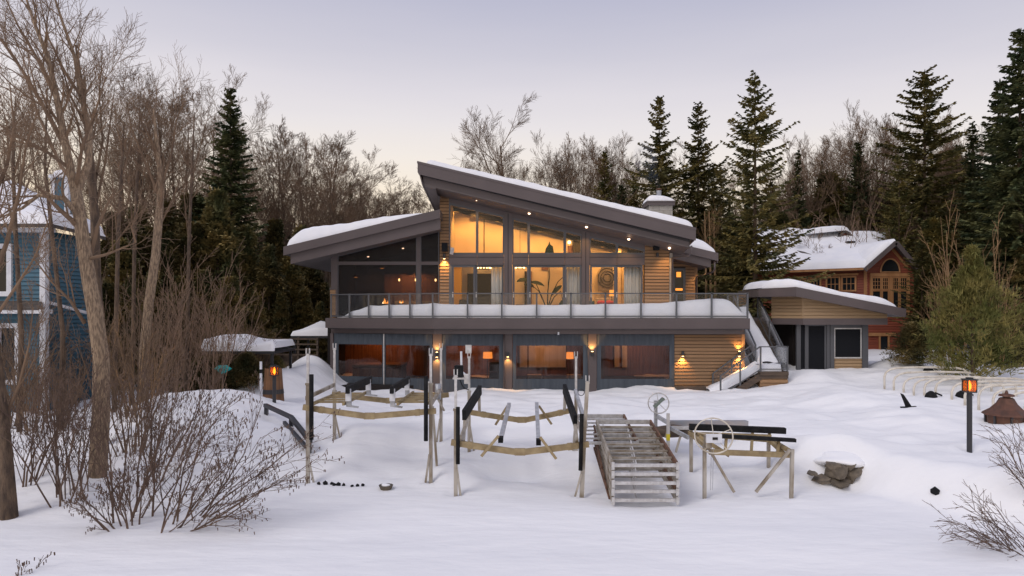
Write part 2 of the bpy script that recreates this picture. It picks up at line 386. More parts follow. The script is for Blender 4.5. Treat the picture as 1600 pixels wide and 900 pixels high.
def wallbox(m, A, B, z0, z1, th=.2):
    A, B = Vector((A[0], A[1], 0)), Vector((B[0], B[1], 0)); d = (B-A).normalized(); n = Vector((-d.y, d.x, 0))
    p = [A+Vector((0,0,z0)), B+Vector((0,0,z0)), B+n*th+Vector((0,0,z0)), A+n*th+Vector((0,0,z0))]
    return m.prism(p, (0, 0, z1-z0))
def pan(name, px0, px1, py0, py1, Y, m, th=.08, parent=None, bevel=0):
    b = MB().box(PX(px0, Y), PX(px1, Y), Y, Y+th, PZ(py1, Y), PZ(py0, Y)); return b.build(name, m, parent or house, bevel=bevel)
# roof planes
RX0, RZ0, SL, FB = PX(652,30), PZ(253,30), .2396, .15
def zroof(x, y=30): return RZ0-SL*(x-RX0)-FB*(y-30)
WYF = 30.4; WX0, WX1 = PX(442.5,WYF), PX(687.5,WYF); WZ0 = PZ(386,WYF)
def zwing(x, y=WYF): return WZ0+.2386*(x-WX0)-.02*(y-WYF)

def slab(name, x0, x1, y0, y1, zf, th, m, parent, xb=None, n=1):
    xa, xb_ = x0, (x0 if xb is None else xb)
    v = [(x0,y0,zf(x0,y0)),(x1,y0,zf(x1,y0)),(x1,y1,zf(x1,y1)),(xb_,y1,zf(xb_,y1))]
    return MB().prism(v, (0,0,-th)).build(name, m, parent)
def fascia(name, Y, x0, x1, zt0, zt1, zb0, zb1, th, m, parent, cutx=0):
    v = [(x0+cutx,Y,zb0),(x1,Y,zb1),(x1,Y,zt1),(x0,Y,zt0)]
    return MB().prism(v, (0,th,0)).build(name, m, parent)
RX1 = PX(1087.5,30)
roof = slab('roof', RX0, RX1, 30.08, 38.5, zroof, .42, M['soffit'], house, xb=-3.4)
fascia('fascia_board', 30.0, RX0, RX1, zroof(RX0)+.02, zroof(RX1)+.02, PZ(272,30), PZ(375.5,30), .075, M['taupe'], roof, cutx=.05)
fascia('fascia_board', 30.26, PX(660.5,30.26), PX(1077.5,30.26), PZ(270,30.16), PZ(372,30.16), PZ(289.5,30.16), PZ(387.8,30.16), .1, M['taupe'], roof, cutx=.03)
fascia('painted_shadow_line', 30.245, PX(660.5,30.26), PX(1077.5,30.26), PZ(271.5,30.26), PZ(374.6,30.26), PZ(275,30.26), PZ(378.3,30.26), .02, M['taupe_dark'], roof)  # dark strip painted in as the shadow line below the upper board
fascia('drip_edge', 29.985, RX0-.01, RX1+.01, zroof(RX0)+.045, zroof(RX1)+.045, zroof(RX0)-.06, zroof(RX1)-.06, .02, M['taupe'], roof)
# raking soffit under the front overhang and left eave
v = [(PX(661,30.2),30.2,PZ(288.5,30.2)),(PX(1077,30.2),30.2,PZ(386.6,30.2)),(PX(1077,30.2),31.6,PZ(386.6,30.2)-.2),(PX(661,30.2)+.25,31.6,PZ(288.5,30.2)-.2)]
MB().prism(v, (0,0,.06)).build('soffit_panel', M['soffit'], roof)
v = [(RX0+.0,30.1,PZ(273,30)+.3),(RX0+.2,30.1,PZ(289,30)),(-3.46,33.4,8.66),(-3.56,33.4,9.3)]
MB().prism(v, (.05,0,.0)).build('barge_board', M['taupe'], roof)
v = [(RX0+.2,30.2,PZ(289,30)),(-3.46,33.4,8.66),(-3.36,33.4,8.66),(-3.36,30.2,PZ(294,30))]
MB().prism(v, (0,0,.05)).build('soffit_panel', M['soffit'], roof)
# right eave return
v = [(RX1-.02,30.05,PZ(375,30)-.0),(RX1-.02,30.05,zroof(RX1)),(RX1-.02,38.5,zroof(RX1,38.5)),(RX1-.02,38.5,zroof(RX1,38.5)-.5)]
MB().prism(v, (-.06,0,0)).build('fascia_board', M['taupe'], roof)
def snowcap(name, x0, x1, y0, y1, zf, hf, parent, nx=60, ny=10, edge=.35, seed=0, y0f=None, mt=None):
    """lumpy snow lying on a roof plane: hf(t) thickness along x; rounded at its edges"""
    m = MB(); vs = []; fs = []
    def hgt(i, j):
        t = i/nx; s = j/ny; x = x0+(x1-x0)*t; y = y0+(y1-y0)*s
        return x, y
    for j in range(ny+1):
        s = j/ny; s2 = s**1.7
        for i in range(nx+1):
            t = i/nx; x = x0+(x1-x0)*t; ya = y0f(x) if y0f else y0; y = ya+(y1-ya)*s2
            wob = .05*noise.noise(Vector((x*1.1, seed, 3)))+.02*noise.noise(Vector((x*4, seed, 8)))
            ed = min(1, ((x-x0)+.001)/edge, ((x1-x)+.001)/(edge*1.6)); ed = math.sqrt(max(0, 1-(1-ed)**2))
            fr = [0, .72, .93, 1][j] if j < 4 else 1
            h = hf(t)*ed*fr*(1+.16*noise.noise(Vector((x*.6, y*.6, seed)))+.09*noise.noise(Vector((x*2.5, y*2, seed))))
            if j == 0: h = 0
            yy = y-(.03 if j == 1 else 0)+wob*(1 if j < 4 else 0)
            yy = max(yy, ya-.02)
            vs.append((x, yy if j else ya+wob*.4+.03, zf(x, y)+.02+h))
    n = nx+1
    for j in range(ny):
        for i in range(nx): fs.append((j*n+i, j*n+i+1, (j+1)*n+i+1, (j+1)*n+i))
    # skirt
    b = len(vs)
    for i in range(n): x, y, z = vs[ny*n+i]; vs.append((x, y, zf(x, y)))
    for i in range(nx): fs.append((ny*n+i, ny*n+i+1, b+i+1, b+i))
    m.v, m.f = vs, fs
    return m.build(name, mt or M['roof_snow'], parent, smooth=True)
snowcap('snow_layer', PX(664,30.1), RX1-.03, 30.12, 36, zroof, lambda t: .40+.06*math.sin(3.1*t)+(.14*sstep((t-.75)*4)), roof, nx=90, seed=3)
MB().cbox((PX(712.5,30.6),30.75,zroof(PX(712.5,30.6),30.7)+.36),(.36,.3,.10)).build('roof_vent', M['black_metal'], roof)

# wing roof
wroof = slab('wing_roof', WX0, WX1, WYF+.06, 37.2, zwing, .34, M['soffit'], house)
fascia('fascia_board', WYF, WX0, WX1, zwing(WX0)+.02, zwing(WX1)+.02, PZ(399,WYF), PZ(340.5,WYF), .07, M['taupe'], wroof)
fascia('fascia_board', WYF+.14, PX(454,WYF+.14), PX(688,WYF+.14), PZ(396,WYF), PZ(339,WYF), PZ(412.3,WYF+.14), PZ(358,WYF+.14), .12, M['taupe'], wroof)
v = [(PX(455,30.6),30.6,PZ(412,30.6)),(PX(688,30.6),30.6,PZ(357.5,30.6)),(PX(688,30.6),31.45,PZ(357.5,30.6)),(PX(688,30.6)-2,37.1,PZ(357.5,30.6)-.6),(PX(455,30.6),37.1,PZ(412,30.6))]
MB().prism([(PX(455,30.6),30.6,PZ(412,30.6)),(PX(530,30.6),30.6,PZ(395,30.6)),(PX(530,30.6),37,PZ(395,30.6)),(PX(455,30.6),37,PZ(412,30.6))], (0,0,.05)).build('soffit_panel', M['soffit'], wroof)
MB().prism([(PX(455,30.6),30.56,PZ(412,30.6)),(PX(455,30.6),30.56,PZ(399,30.6)),(PX(455,30.6),37.1,PZ(399,30.6)),(PX(455,30.6),37.1,PZ(412,30.6))], (.06,0,0)).build('fascia_board', M['taupe'], wroof)
v = [(PX(530,30.6),30.6,PZ(395,30.6)),(PX(688,30.6),30.6,PZ(357.5,30.6)),(PX(688,30.6),31.6,PZ(357.5,30.6)),(PX(530,30.6),31.6,PZ(395,30.6))]
MB().prism(v, (0,0,.05)).build('soffit_panel', M['soffit'], wroof)
snowcap('snow_layer', PX(446,WYF), PX(662,WYF), WYF+.12, 36.8, zwing, lambda t: .66*(1-.80*t**1.5)+.05, wroof, nx=60, edge=.8, seed=9)

# far right lower roof
Y2 = 32.6; R2X0, R2X1 = PX(1030,Y2), PX(1122.5,Y2)
z2t = PZ(396,Y2)
def zr2(x, y=Y2): return z2t-.2396*(x-R2X1)-.02*(y-Y2)
r2 = slab('side_roof', R2X0, R2X1, Y2+.06, 38, zr2, .3, M['soffit'], house)
fascia('fascia_board', Y2, R2X0, R2X1, zr2(R2X0)+.02, zr2(R2X1)+.02, zr2(R2X0)-.36, zr2(R2X1)-.36, .06, M['taupe'], r2)
fascia('fascia_board', Y2+.13, R2X0, PX(1112,Y2), zr2(R2X0)-.3, zr2(PX(1112,Y2))-.3, zr2(R2X0)-.74, zr2(PX(1112,Y2))-.74, .1, M['taupe'], r2)
MB().prism([(R2X0,Y2+.2,zr2(R2X0)-.70),(PX(1112,Y2),Y2+.2,zr2(PX(1112,Y2))-.70),(PX(1112,Y2),37,zr2(PX(1112,Y2))-.8),(R2X0,37,zr2(R2X0)-.8)], (0,0,.05)).build('soffit_panel', M['soffit'], r2)
MB().box(R2X1-.05, R2X1-.0, Y2+.062, 38, zr2(R2X1)-.44, zr2(R2X1)-.05).build('fascia_board', M['taupe'], r2)
snowcap('snow_layer', R2X0, R2X1-.08, Y2+.1, 37, zr2, lambda t: .62-.15*t, r2, nx=30, edge=.5, seed=5)

# upper facade: siding pier, mullion posts, transoms, windows
ZT, ZB = PZ(397.5,YU), PZ(413.7,YU)
def headz(x): return PZ(288.5,30.2)-.2396*(x-PX(661,30.2))-.14
wallm = MB(); wallm.box(PX(686.8,YU), PX(701.5,YU), YU+.036, 37.4, DZ, headz(PX(687,YU))-.1)
wallm.build('pier_wall', M['gap'], house)
siding(house, (PX(687,YU),YU+.036), (PX(701.5,YU),YU+.036), DZ, headz(PX(694,YU))+.05)
XE = PX(1046,YU)
wm = MB(); v = [(PX(1007,YU),YU+.036,DZ),(XE,YU+.036,DZ),(XE,YU+.036,headz(XE)),(PX(1007,YU),YU+.036,headz(PX(1007,YU)))]
wm.prism(v, (0,.2,0)); wm.build('wall', M['gap'], house)
siding(house, (PX(1007.5,YU),YU+.036), (XE,YU+.036), DZ, headz(PX(1007,YU))+.05, top=lambda t: headz(PX(1007,YU)+t*(XE-PX(1007,YU)))+.1)
# stone quoins on the corner
z = DZ; k = 0
QU = MB().box(0, 1, 0, 1, 0, .2).mesh('stone_block', M['stone'])
while z < headz(XE)-.2:
    wq = .17 if k % 2 else .13
    piece('stone_block', QU, house, (XE+.004, YU-.01-.02*(k%3), z), 0, (wq, .3, .96)); z += .2; k += 1
MB().box(XE+.01, XE+.14, YU+.3, 34.0, DZ, headz(XE)-.3).build('wall', M['siding'], house)
# bays
bays = [(701.5, 787.5, [745.5], [706, 742.5, 787]), (800.5, 909, [826,882.5], [801,826.5,882.5,909]), (921, 1007.5, [964], [922,962.5,1005])]
for px in ((787.5,800.5),(909,921)):
    x0, x1 = PX(px[0],YU), PX(px[1],YU)
    MB().prism([(x0,YU-.05,DZ),(x1,YU-.05,DZ),(x1,YU-.05,headz(x1)),(x0,YU-.05,headz(x0))], (0,.3,0)).build('mullion_post', M['taupe'], house)
    xm = (x0+x1)/2; MB().box(xm-.02, xm+.02, YU-.055, YU-.04, DZ, headz(xm)-.05).build('joint_strip', M['taupe_dark'], house)
GT = .012
for bi, (a, b, mul, dr) in enumerate(bays):
    x0, x1 = PX(a,YU), PX(b,YU)
    segs = [x0]+[PX(q,YU) for q in mul]+[x1]
    for s0, s1 in zip(segs, segs[1:]):
        MB().box(s0+.006, s1-.006, YU-.02, YU+.12, ZB, ZT).build('transom_panel', M['taupe'], house)
    MB().box(x0, x1, YU-.035, YU-.02, ZT-.14, ZT-.125).build('joint_strip', M['taupe_dark'], house)
    # upper fixed window: raked
    w = .06
    for k in range(len(segs)-1):
        s0, s1 = segs[k], segs[k+1]; top = lambda x: headz(x)-.22
        fr = MB()
        fr.box(s0, s0+w, YU, YU+.11, ZT, top(s0)); fr.box(s1-w, s1, YU, YU+.11, ZT, top(s1)); fr.box(s0+w, s1-w, YU, YU+.11, ZT, ZT+.08)
        fr.prism([(s0,YU-.003,top(s0)-.07),(s1,YU-.003,top(s1)-.07),(s1,YU-.003,top(s1)+.03),(s0,YU-.003,top(s0)+.03)], (0,.11,0))
        wf = fr.build('upper_window', M['frame'], house)
        MB().prism([(s0+w,YU+.05,ZT+.08),(s1-w,YU+.05,ZT+.08),(s1-w,YU+.05,top(s1-w)-.07),(s0+w,YU+.05,top(s0+w)-.07)], (0,GT,0)).build('pane', M['glass'], wf)
    MB().prism([(x0,YU-.01,headz(x0)-.19),(x1,YU-.01,headz(x1)-.19),(x1,YU-.01,headz(x1)+.05),(x0,YU-.01,headz(x0)+.05)], (0,.14,0)).build('head_panel', M['taupe'], house)
    # doors
    MB().box(x0, PX(dr[0],YU), YU, YU+.12, DZ, ZB).build('door_jamb', M['frame'], house) if dr[0]-a > 1 else None
    for k in range(len(dr)-1):
        s0, s1 = PX(dr[k],YU), PX(dr[k+1],YU); w = .09; yy = YU+(.02 if k % 2 == 0 else .075)
        fr = MB(); fr.box(s0, s0+w, yy, yy+.05, DZ, ZB); fr.box(s1-w, s1, yy, yy+.05, DZ, ZB); fr.box(s0+w, s1-w, yy, yy+.05, ZB-.11, ZB); fr.box(s0+w, s1-w, yy, yy+.05, DZ, DZ+.12)
        d = fr.build('glass_door', M['frame'], house)
        MB().box(s0+w, s1-w, yy+.02, yy+.02+GT, DZ+.12, ZB-.11).build('pane', M['glass'], d)
        MB().box(s0+w*.3, s0+w*.7, yy-.04, yy, DZ+.95, DZ+1.2).build('handle', M['alu'], d)

# recessed right wall with narrow door
YR = 34.0
wx0, wx1 = PX(1050,YR), PX(1087,YR)
MB().box(wx0-.4, wx1, YR+.036, YR+.24, DZ, 7.4).build('wall', M['gap'], house)
siding(house, (wx0,YR+.036), (wx1,YR+.036), DZ, 7.35, holes=[(.0,.58,DZ,PZ(419,YR)+.02)])
MB().box(wx1-.05, wx1+.1, YR+.02, 38.4, DZ, 7.0).build('wall', M['siding'], house)
dd = MB(); dx0, dx1 = PX(1051,YR), PX(1071,YR); dzt = PZ(419,YR)
dd.box(dx0, dx0+.12, YR-.02, YR+.06, DZ, dzt); dd.box(dx1-.12, dx1, YR-.02, YR+.06, DZ, dzt); dd.box(dx0+.12, dx1-.12, YR-.02, YR+.06, dzt-.12, dzt)
dd = dd.build('side_door', M['frame'], house); MB().box(dx0+.12, dx1-.12, YR, YR+.012, DZ, dzt-.12).build('pane', M['pane_dark'], dd)
MB().box(PX(1057,YR), PX(1064,YR), YR-.015, YR-.005, PZ(433,YR), PZ(425,YR)).build('lamp_glow', M['shade'], dd)
MB().box(PX(1055.5,YR), PX(1066.5,YR), YR-.015, YR-.005, PZ(454,YR), PZ(450.5,YR)).build('lamp_glow', M['shade'], dd)

# gutters and downspouts
for pts in ([P(1080.5,384,30.1),P(1080,394,30.1),P(1077,399,30.3),P(1050.5,403.5,31.45),P(1050.5,497,31.45)], [P(1117,409,32.7),P(1116.5,421,32.7),P(1114,425,32.9),P(1088,432.5,34.0),P(1088,497,34.0)]):
    MB().tube(pts, .045, 8).build('downspout', M['taupe'], house, smooth=True)

# wing facade (screened porch)
pa = PX(517.5,YU)
ZT2, ZB2 = PZ(408.7,YU), PZ(413.9,YU)
def whead(x): return PZ(412,30.6)+.243*(x-PX(455,30.6))
MB().box(pa, PX(527.5,YU), YU-.03, YU+.3, PZ(450,YU), whead(pa)+.2).build('corner_post', M['taupe'], house)
MB().box(PX(515.5,YU), PX(529,YU), YU-.09, YU+.36, PZ(401,YU), PZ(396.5,YU)).build('corner_post', M['taupe'], house)
MB().box(PX(515.5,YU), PX(527.6,YU), YU-.08, YU+.36, PZ(452.5,YU), PZ(449.5,YU)).build('post_cap', M['taupe'], house)
siding(house, (PX(516,YU),YU-.01), (PX(524.5,YU),YU-.01), DZ, PZ(452.5,YU))
MB().box(PX(516,YU), PX(524.5,YU), YU-.008, YU+.3, DZ, PZ(452.5,YU)).build('pier', M['siding'], house)
MB().box(PX(524.5,YU), PX(527.5,YU), YU-.03, YU+.3, DZ, PZ(452.5,YU)).build('corner_post', M['taupe'], house)
for (a, b) in ((527.5,651),(657,686)):
    x0, x1 = PX(a,YU), PX(b,YU)
    fr = MB(); w = .035
    fr.box(x0,x0+w,YU,YU+.08,DZ,ZB2); fr.box(x1-w,x1,YU,YU+.08,DZ,ZB2); fr.box(x0+w,x1-w,YU,YU+.08,DZ,DZ+.07)
    d = fr.build('screen_panel', M['frame'], house); MB().box(x0+w,x1-w,YU+.035,YU+.045,DZ+.07,ZB2).build('insect_mesh', M['bug'], d)
    fr = MB().prism([(x0,YU,whead(x0)-.06),(x1,YU,whead(x1)-.06),(x1,YU,whead(x1)+.05),(x0,YU,whead(x0)+.05)], (0,.08,0))
    fr.box(x0,x0+w,YU+.002,YU+.078,ZT2,whead(x0)-.05); fr.box(x1-w,x1,YU+.002,YU+.078,ZT2,whead(x1)-.05)
    d = fr.build('screen_panel', M['frame'], house)
    MB().prism([(x0+w,YU+.035,ZT2),(x1-w,YU+.035,ZT2),(x1-w,YU+.035,whead(x1)-.05),(x0+w,YU+.035,whead(x0)-.05)], (0,.01,0)).build('insect_mesh', M['bug'], d)
MB().box(PX(527.5,YU), PX(686.5,YU), YU-.02, YU+.12, ZB2, ZT2).build('transom_panel', M['taupe'], house)
MB().prism([(PX(651,YU),YU-.03,DZ),(PX(657,YU),YU-.03,DZ),(PX(657,YU),YU-.03,whead(PX(657,YU))+.1),(PX(651,YU),YU-.03,whead(PX(651,YU))+.1)], (0,.16,0)).build('mullion_post', M['taupe'], house)

# ---- interior shell, upper floor
IN = house
GB = 34.2
def zci(x, y): return headz(x)-.03*(y-31.7)
MB().box(-3.3, XE, 31.7, GB+.2, DZ-.3, DZ+.03).build('room_floor', M['int_floor'], IN)
v = [(-3.3,GB,DZ),(XE,GB,DZ),(XE,GB,zci(XE,GB)+.05),(-3.3,GB,zci(-3.3,GB)+.05)]
MB().prism(v, (0,.15,0)).build('room_back_wall', M['int_wall'], IN)
v = [(-3.29,31.75,zci(-3.3,31.75)),(XE,31.75,zci(XE,31.75)),(XE,GB,zci(XE,GB)),(-3.29,GB,zci(-3.3,GB))]
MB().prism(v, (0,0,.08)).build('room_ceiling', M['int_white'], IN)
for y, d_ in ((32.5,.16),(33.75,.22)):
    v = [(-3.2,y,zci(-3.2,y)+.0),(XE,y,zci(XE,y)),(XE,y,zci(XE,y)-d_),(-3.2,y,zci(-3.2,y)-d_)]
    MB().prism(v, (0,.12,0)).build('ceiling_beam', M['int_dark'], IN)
MB().box(XE-.12, XE-.0, YU+.24, GB, DZ, headz(XE)).build('room_side_wall', M['int_wall'], IN)
MB().box(PX(701,YU), PX(701,YU)+.05, YU+.15, GB, DZ, headz(-3)-.2).build('room_side_wall', M['int_wall'], IN)
def wp_(a, b, c, d, dy, nm, m): return MB().box(PX(a,GB), PX(b,GB), GB-dy, GB-.004, DZ+.03 if d is None else PZ(d,GB), PZ(c,GB)).build(nm, m, IN)
wp_(708,722,414,None,.5,'niche_wall',M['yellow']); wp_(731,768,428,None,.35,'dark_cabinet',M['int_dark']); wp_(700,790,405,412,.6,'shelf_ledge',M['int_wall'])
wp_(819.5,822.5,424,None,.12,'door_casing',M['int_dark']); wp_(823,831,424,None,.08,'inner_door',M['int_brown']); wp_(963,968,330,None,.5,'room_pier',M['int_wall'])
wp_(887,895,384,396,.05,'wall_panel',M['int_brown']); wp_(846,857,416,422,.05,'wall_vent',M['int_brown']); wp_(895,906,372,398,.3,'dark_cabinet',M['int_dark']); wp_(756,757,335,397,.02,'wall_joint',M['int_dark'])
c_ = P(889.5,378.5,GB-.1); MB().blob((c_.x,c_.y,c_.z),(.16,.1,.16),2,1,0).build('wall_light', M['bulb'], house, smooth=True)
for px in (741,776,820,842,884,940,975,712):
    x = PX(px, GB-.55); zc = zci(x, GB-.55)
    MB().box(x-.16, x+.16, GB-.68, GB-.66, zc-.22, zc+.05).box(x-.16, x+.16, GB-.66, GB-.44, zc-.02, zc+.0).build('wash_fill_baffle', M['int_dark'], house)
    lamp('SPOT', (x, GB-.55, zc-.08), 36, (1,.45,.10), .03, house, (0,.30,-1), 125, .9)
for x, y, e in ((-1.9,32.9,80),(-.3,32.9,70),(1.6,32.9,70),(3.3,32.9,60),(5.2,32.9,80)):  # added room fill spots; the baffles only keep the sources out of view
    zc = zci(x, y)
    MB().box(x-.16, x+.16, y-.13, y-.11, zc-.22, zc+.05).box(x-.16, x+.16, y-.11, y+.11, zc-.02, zc+.0).build('wash_fill_baffle', M['int_dark'], house)
    lamp('SPOT', (x,y,zc-.08), e*2.4, (1,.48,.13), .04, house, (0,.30,-1), 150, .6)

# wing interior
MB().box(-8.3, -3.35, 31.7, 36.8, DZ-.3, DZ+.02).build('porch_floor', M['int_dark'], IN)
v = [(-8.3,36.0,DZ),(-3.35,36.0,DZ),(-3.35,36.0,zwing(-3.35)-.4),(-8.3,36.0,zwing(-8.3)-.4)]
MB().prism(v, (0,.1,0)).build('porch_back_wall', M['int_dark'], IN)
MB().box(PX(601,35.9), PX(650,35.9), 35.85, 35.98, PZ(488,35.9), PZ(428,35.9)).build('kitchen_opening', M['int_brown'], IN)
MB().box(PX(655,35.9), PX(697,35.9), 35.85, 35.98, PZ(488,35.9), PZ(428,35.9)).build('kitchen_opening', M['int_brown'], IN)
MB().box(PX(617,35.6), PX(697,35.6), 35.5, 35.8, DZ+.02, PZ(470,35.6)).build('kitchen_counter', M['int_wall'], IN)
MB().box(-8.34, -8.26, 31.9, 36, DZ, 7.0).build('porch_side_wall', M['int_dark'], IN)
MB().prism([(-8.3,31.7,whead(-8.3)+.05),(-3.35,31.7,whead(-3.35)+.05),(-3.35,36,whead(-3.35)-.1),(-8.3,36,whead(-8.3)-.1)], (0,0,.05)).build('porch_ceiling', M['int_dark'], IN)
for px, py in ((620,382),(629.5,388),(562,396.5),(575,401)):
    MB().lathe(P(px,py,34.2), [(.045,-.02),(.06,0),(.05,.02)], 10).build('recessed_light', M['spotglow'], house)
for x, e in ((-5.2,130),(-7.4,40)):  # fill spots added to brighten the porch, each hidden by a baffle
    MB().box(x-.16, x+.16, 34.67, 34.69, 6.30, 6.56).box(x-.16, x+.16, 34.69, 34.9, 6.54, 6.56).build('wash_fill_baffle', M['int_dark'], house)
    lamp('SPOT', (x,34.8,6.47), e, (1,.48,.18), .04, house, (0,.5,-1), 150, .6)

# ---- deck
dA, dB = Vector((PX(515,31.4),31.4,0)), Vector((PX(677,YD),YD,0)); dC = Vector((PX(1172,YD),YD,0))
deckpoly = [dA, dB, dC, Vector((dC.x,32.9,0)), Vector((11.95,32.9,0)), Vector((11.95,36.5,0)), Vector((6,36.5,0)), Vector((6.6,31.45,0)), Vector((-8.6,31.45,0))]
zdb = PZ(514,YD)
dk = MB().prism([p+Vector((0,0,zdb)) for p in deckpoly], (0,0,DZ-zdb)).build('deck', M['taupe'], house)
ins = lambda p, d: p+d
bm_ = MB().prism([Vector((dA.x+.25,dA.y+.25,PZ(522,YD+.2))),Vector((dB.x+.02,dB.y+.22,PZ(522,YD+.2))),Vector((dC.x-.25,dB.y+.22,PZ(522,YD+.2))),Vector((dC.x-.25,31,PZ(522,YD+.2))),Vector((dA.x+.25,31.9,PZ(522,YD+.2)))], (0,0,zdb-PZ(522,YD+.2)-.004)).build('deck_beam', M['taupe'], dk)
MB().tube([dA+Vector((0,-.012,zdb-.01)), dB+Vector((0,-.012,zdb-.01)), dC+Vector((0,-.012,zdb-.01))], .012, 6).build('drip_edge', M['taupe_dark'], dk)
# railing
RT = PZ(457.5, YD+.06)
railing = MB(); lowrail = MB()
def railpt(px):
    if px < 676:
        a, b = dA+Vector((.04,.08,0)), dB+Vector((0,.08,0)); k = (px-800)/F
        t = (k*a.y-a.x)/((b.x-a.x)-k*(b.y-a.y)); return a+(b-a)*t
    return Vector((PX(px, YD+.08), YD+.08, 0))
posts = [517.5, 546, 576, 608, 640.5, 676, 730.5, 784, 838.5, 892, 946, 1001.5, 1057, 1112, 1168]
pp = [railpt(p) for p in posts]
for a, b in zip(pp, pp[1:]):
    railing.bar(a+Vector((0,0,RT-.03)), b+Vector((0,0,RT-.03)), .07, .05); lowrail.bar(a+Vector((0,0,DZ+.09)), b+Vector((0,0,DZ+.09)), .05, .05)
side = [Vector((dC.x-.08, y, 0)) for y in (YD+.08, 30.9, 32.3)]
for a, b in zip(side, side[1:]):
    railing.bar(a+Vector((0,0,RT-.03)), b+Vector((0,0,RT-.03)), .06, .045); lowrail.bar(a+Vector((0,0,DZ+.09)), b+Vector((0,0,DZ+.09)), .04, .045)
rl = railing.build('deck_railing', M['rail'], house); lowrail.build('bottom_rail', M['rail'], rl)
POST = MB().box(-.035,.035,-.035,.035,0,RT-DZ+.01).mesh('rail_post', M['rail'])
for p in pp+side[1:]: piece('rail_post', POST, rl, (p.x,p.y,DZ))
for a, b in list(zip(pp, pp[1:]))+list(zip(side, side[1:])):
    d = (b-a).normalized()*.05
    MB().bar(a+d+Vector((0,0,(RT+DZ)/2+.03)), b-d+Vector((0,0,(RT+DZ)/2+.03)), .012, RT-DZ-.20).build('glass_panel', M['rail_glass'], rl)
# deck snow: bank against the glass
tops = [(519,496.5),(533,495.5),(541,491),(548,486.5),(560,484),(576,477.5),(592,476.5),(640,475.5),(676,473.5),(690,474),(730,475.5),(760,475),(784,475.8),(838,476),(892,475.5),(946,475),(1001,473.5),(1030,473.2),(1057,471.5),(1085,468),(1112,466.5),(1132,467),(1142,470.5),(1150,478),(1158,487),(1167,495)]
def bank():
    m = MB(); vs = []; fs = []; U = []
    px = 520.0
    while px < 1167: U.append(px); px += 3.2 if px > 676 else 2.2
    NV = 12
    for u in U:
        a = railpt(u); a = Vector((a.x, a.y+.10, 0)); zt = PZ(plin(tops, u), a.y)
        # sag between posts
        for p0, p1 in zip(posts, posts[1:]):
            if p0 <= u <= p1: s = (u-p0)/(p1-p0); sag = .03*math.sin(math.pi*s)**.7
        hmax = max(.01, zt-DZ-sag*(1 if 570 < u < 1120 else .2)+.02*noise.noise(Vector((u*.06,0,1))))
        depth = 1.55 if u > 700 else (1.55 if u < 690 else 1.6)
        back = YU-.03 if u < 1046 else 33.5
        for j in range(NV+1):
            v = j/NV; y = a.y+(back-a.y)*v; x = PX(u, a.y) if u > 676 else a.x
            k = [0, .55, .97, 1.0][j] if j < 4 else 1.0-.38*sstep((v-.25)/.75)
            yy = a.y+[0,.0,.03,.12][j] if j < 4 else y
            vs.append((x, yy, DZ+.01+hmax*k*(1+.02*noise.noise(Vector((x*1.3, y*1.3, 5))))))
    n = NV+1
    for i in range(len(U)-1):
        for j in range(NV): fs.append((i*n+j, (i+1)*n+j, (i+1)*n+j+1, i*n+j+1))
    m.v, m.f = vs, fs; m.build('snow_bank', M['roof_snow'], dk, smooth=True)
bank()
# ---------------------------------------------------------------- lower storey
def hitp(px, A, B):
    k = (px-800)/F; t = (k*A[1]-A[0])/((B[0]-A[0])-k*(B[1]-A[1])); return (A[0]+(B[0]-A[0])*t, A[1]+(B[1]-A[1])*t)
LA, LB = (PX(517,31.75),31.75), (PX(677,YL),YL); LC = (PX(1163,YL),YL)
ZS = PZ(522.5,YL)     # top of screens
ZG = .75
def bay(A, B, px0, px1, wins, y=0):
    p0, p1 = hitp(px0, A, B), hitp(px1, A, B)
    a, b = Vector((*p0, 0)), Vector((*p1, 0)); d = (b-a).normalized(); n = Vector((-d.y, d.x, 0))
    wz1, wz0 = PZ(540,YL), PZ(592,YL)
    fb = MB(); cur = a
    # gently rippled fabric: thin strips
    def strip(s, e, z0, z1):
        L = (e-s).length; k = max(1, int(L/.10)); vs = []
        for i in range(k+1):
            p = s+d*(L*i/k); rp_ = .012*math.sin(i*1.7)+.012*noise.noise(Vector((p.x*3, z0, 2)))
            for z in (z0, z1): q = p-n*(.02+rp_*(1 if 0 < i < k else 0)); vs.append((q.x, q.y, z))
            for z in (z1, z0): q = p+n*.02; vs.append((q.x, q.y, z))
        fs = []
        for i in range(k):
            o = i*4
            for c in range(4): fs.append((o+c, o+(c+1)%4, o+4+(c+1)%4, o+4+c))
        fs.append((0,3,2,1)); o = k*4; fs.append((o,o+1,o+2,o+3))
        fb.add(vs, fs)
    w = [(Vector((*hitp(q0, A, B), 0)), Vector((*hitp(q1, A, B), 0))) for q0, q1 in wins]
    strip(a, b, wz1, ZS); strip(a, b, ZG, wz0)
    cur = a
    for s, e in w: strip(cur, s, wz0, wz1); cur = e
    strip(cur, b, wz0, wz1)
    f = fb.build('roll_screen', M['fabric'], house)
    for s, e in w:
        MB().bar(s+Vector((0,0,(wz0+wz1)/2))+n*.005, e+Vector((0,0,(wz0+wz1)/2))+n*.005, .008, wz1-wz0).build('clear_panel', M['vinyl'], f)
    return f
bay(LA, LB, 521.5, 599.2, [(529,597.5)]); bay(LA, LB, 600.8, 675.8, [(602.5,671.5)])
MB().bar(Vector((*hitp(600,LA,LB),ZG))+Vector((0,-.05,0)), Vector((*hitp(600,LA,LB),ZS))+Vector((0,-.05,0)), .045, .05).build('guide_track', M['alu'], house)
MB().bar(Vector((*hitp(519,LA,LB),ZG)), Vector((*hitp(519,LA,LB),ZS)), .13, .2).build('pilaster', M['taupe'], house)
LB2, LC2 = LB, LC
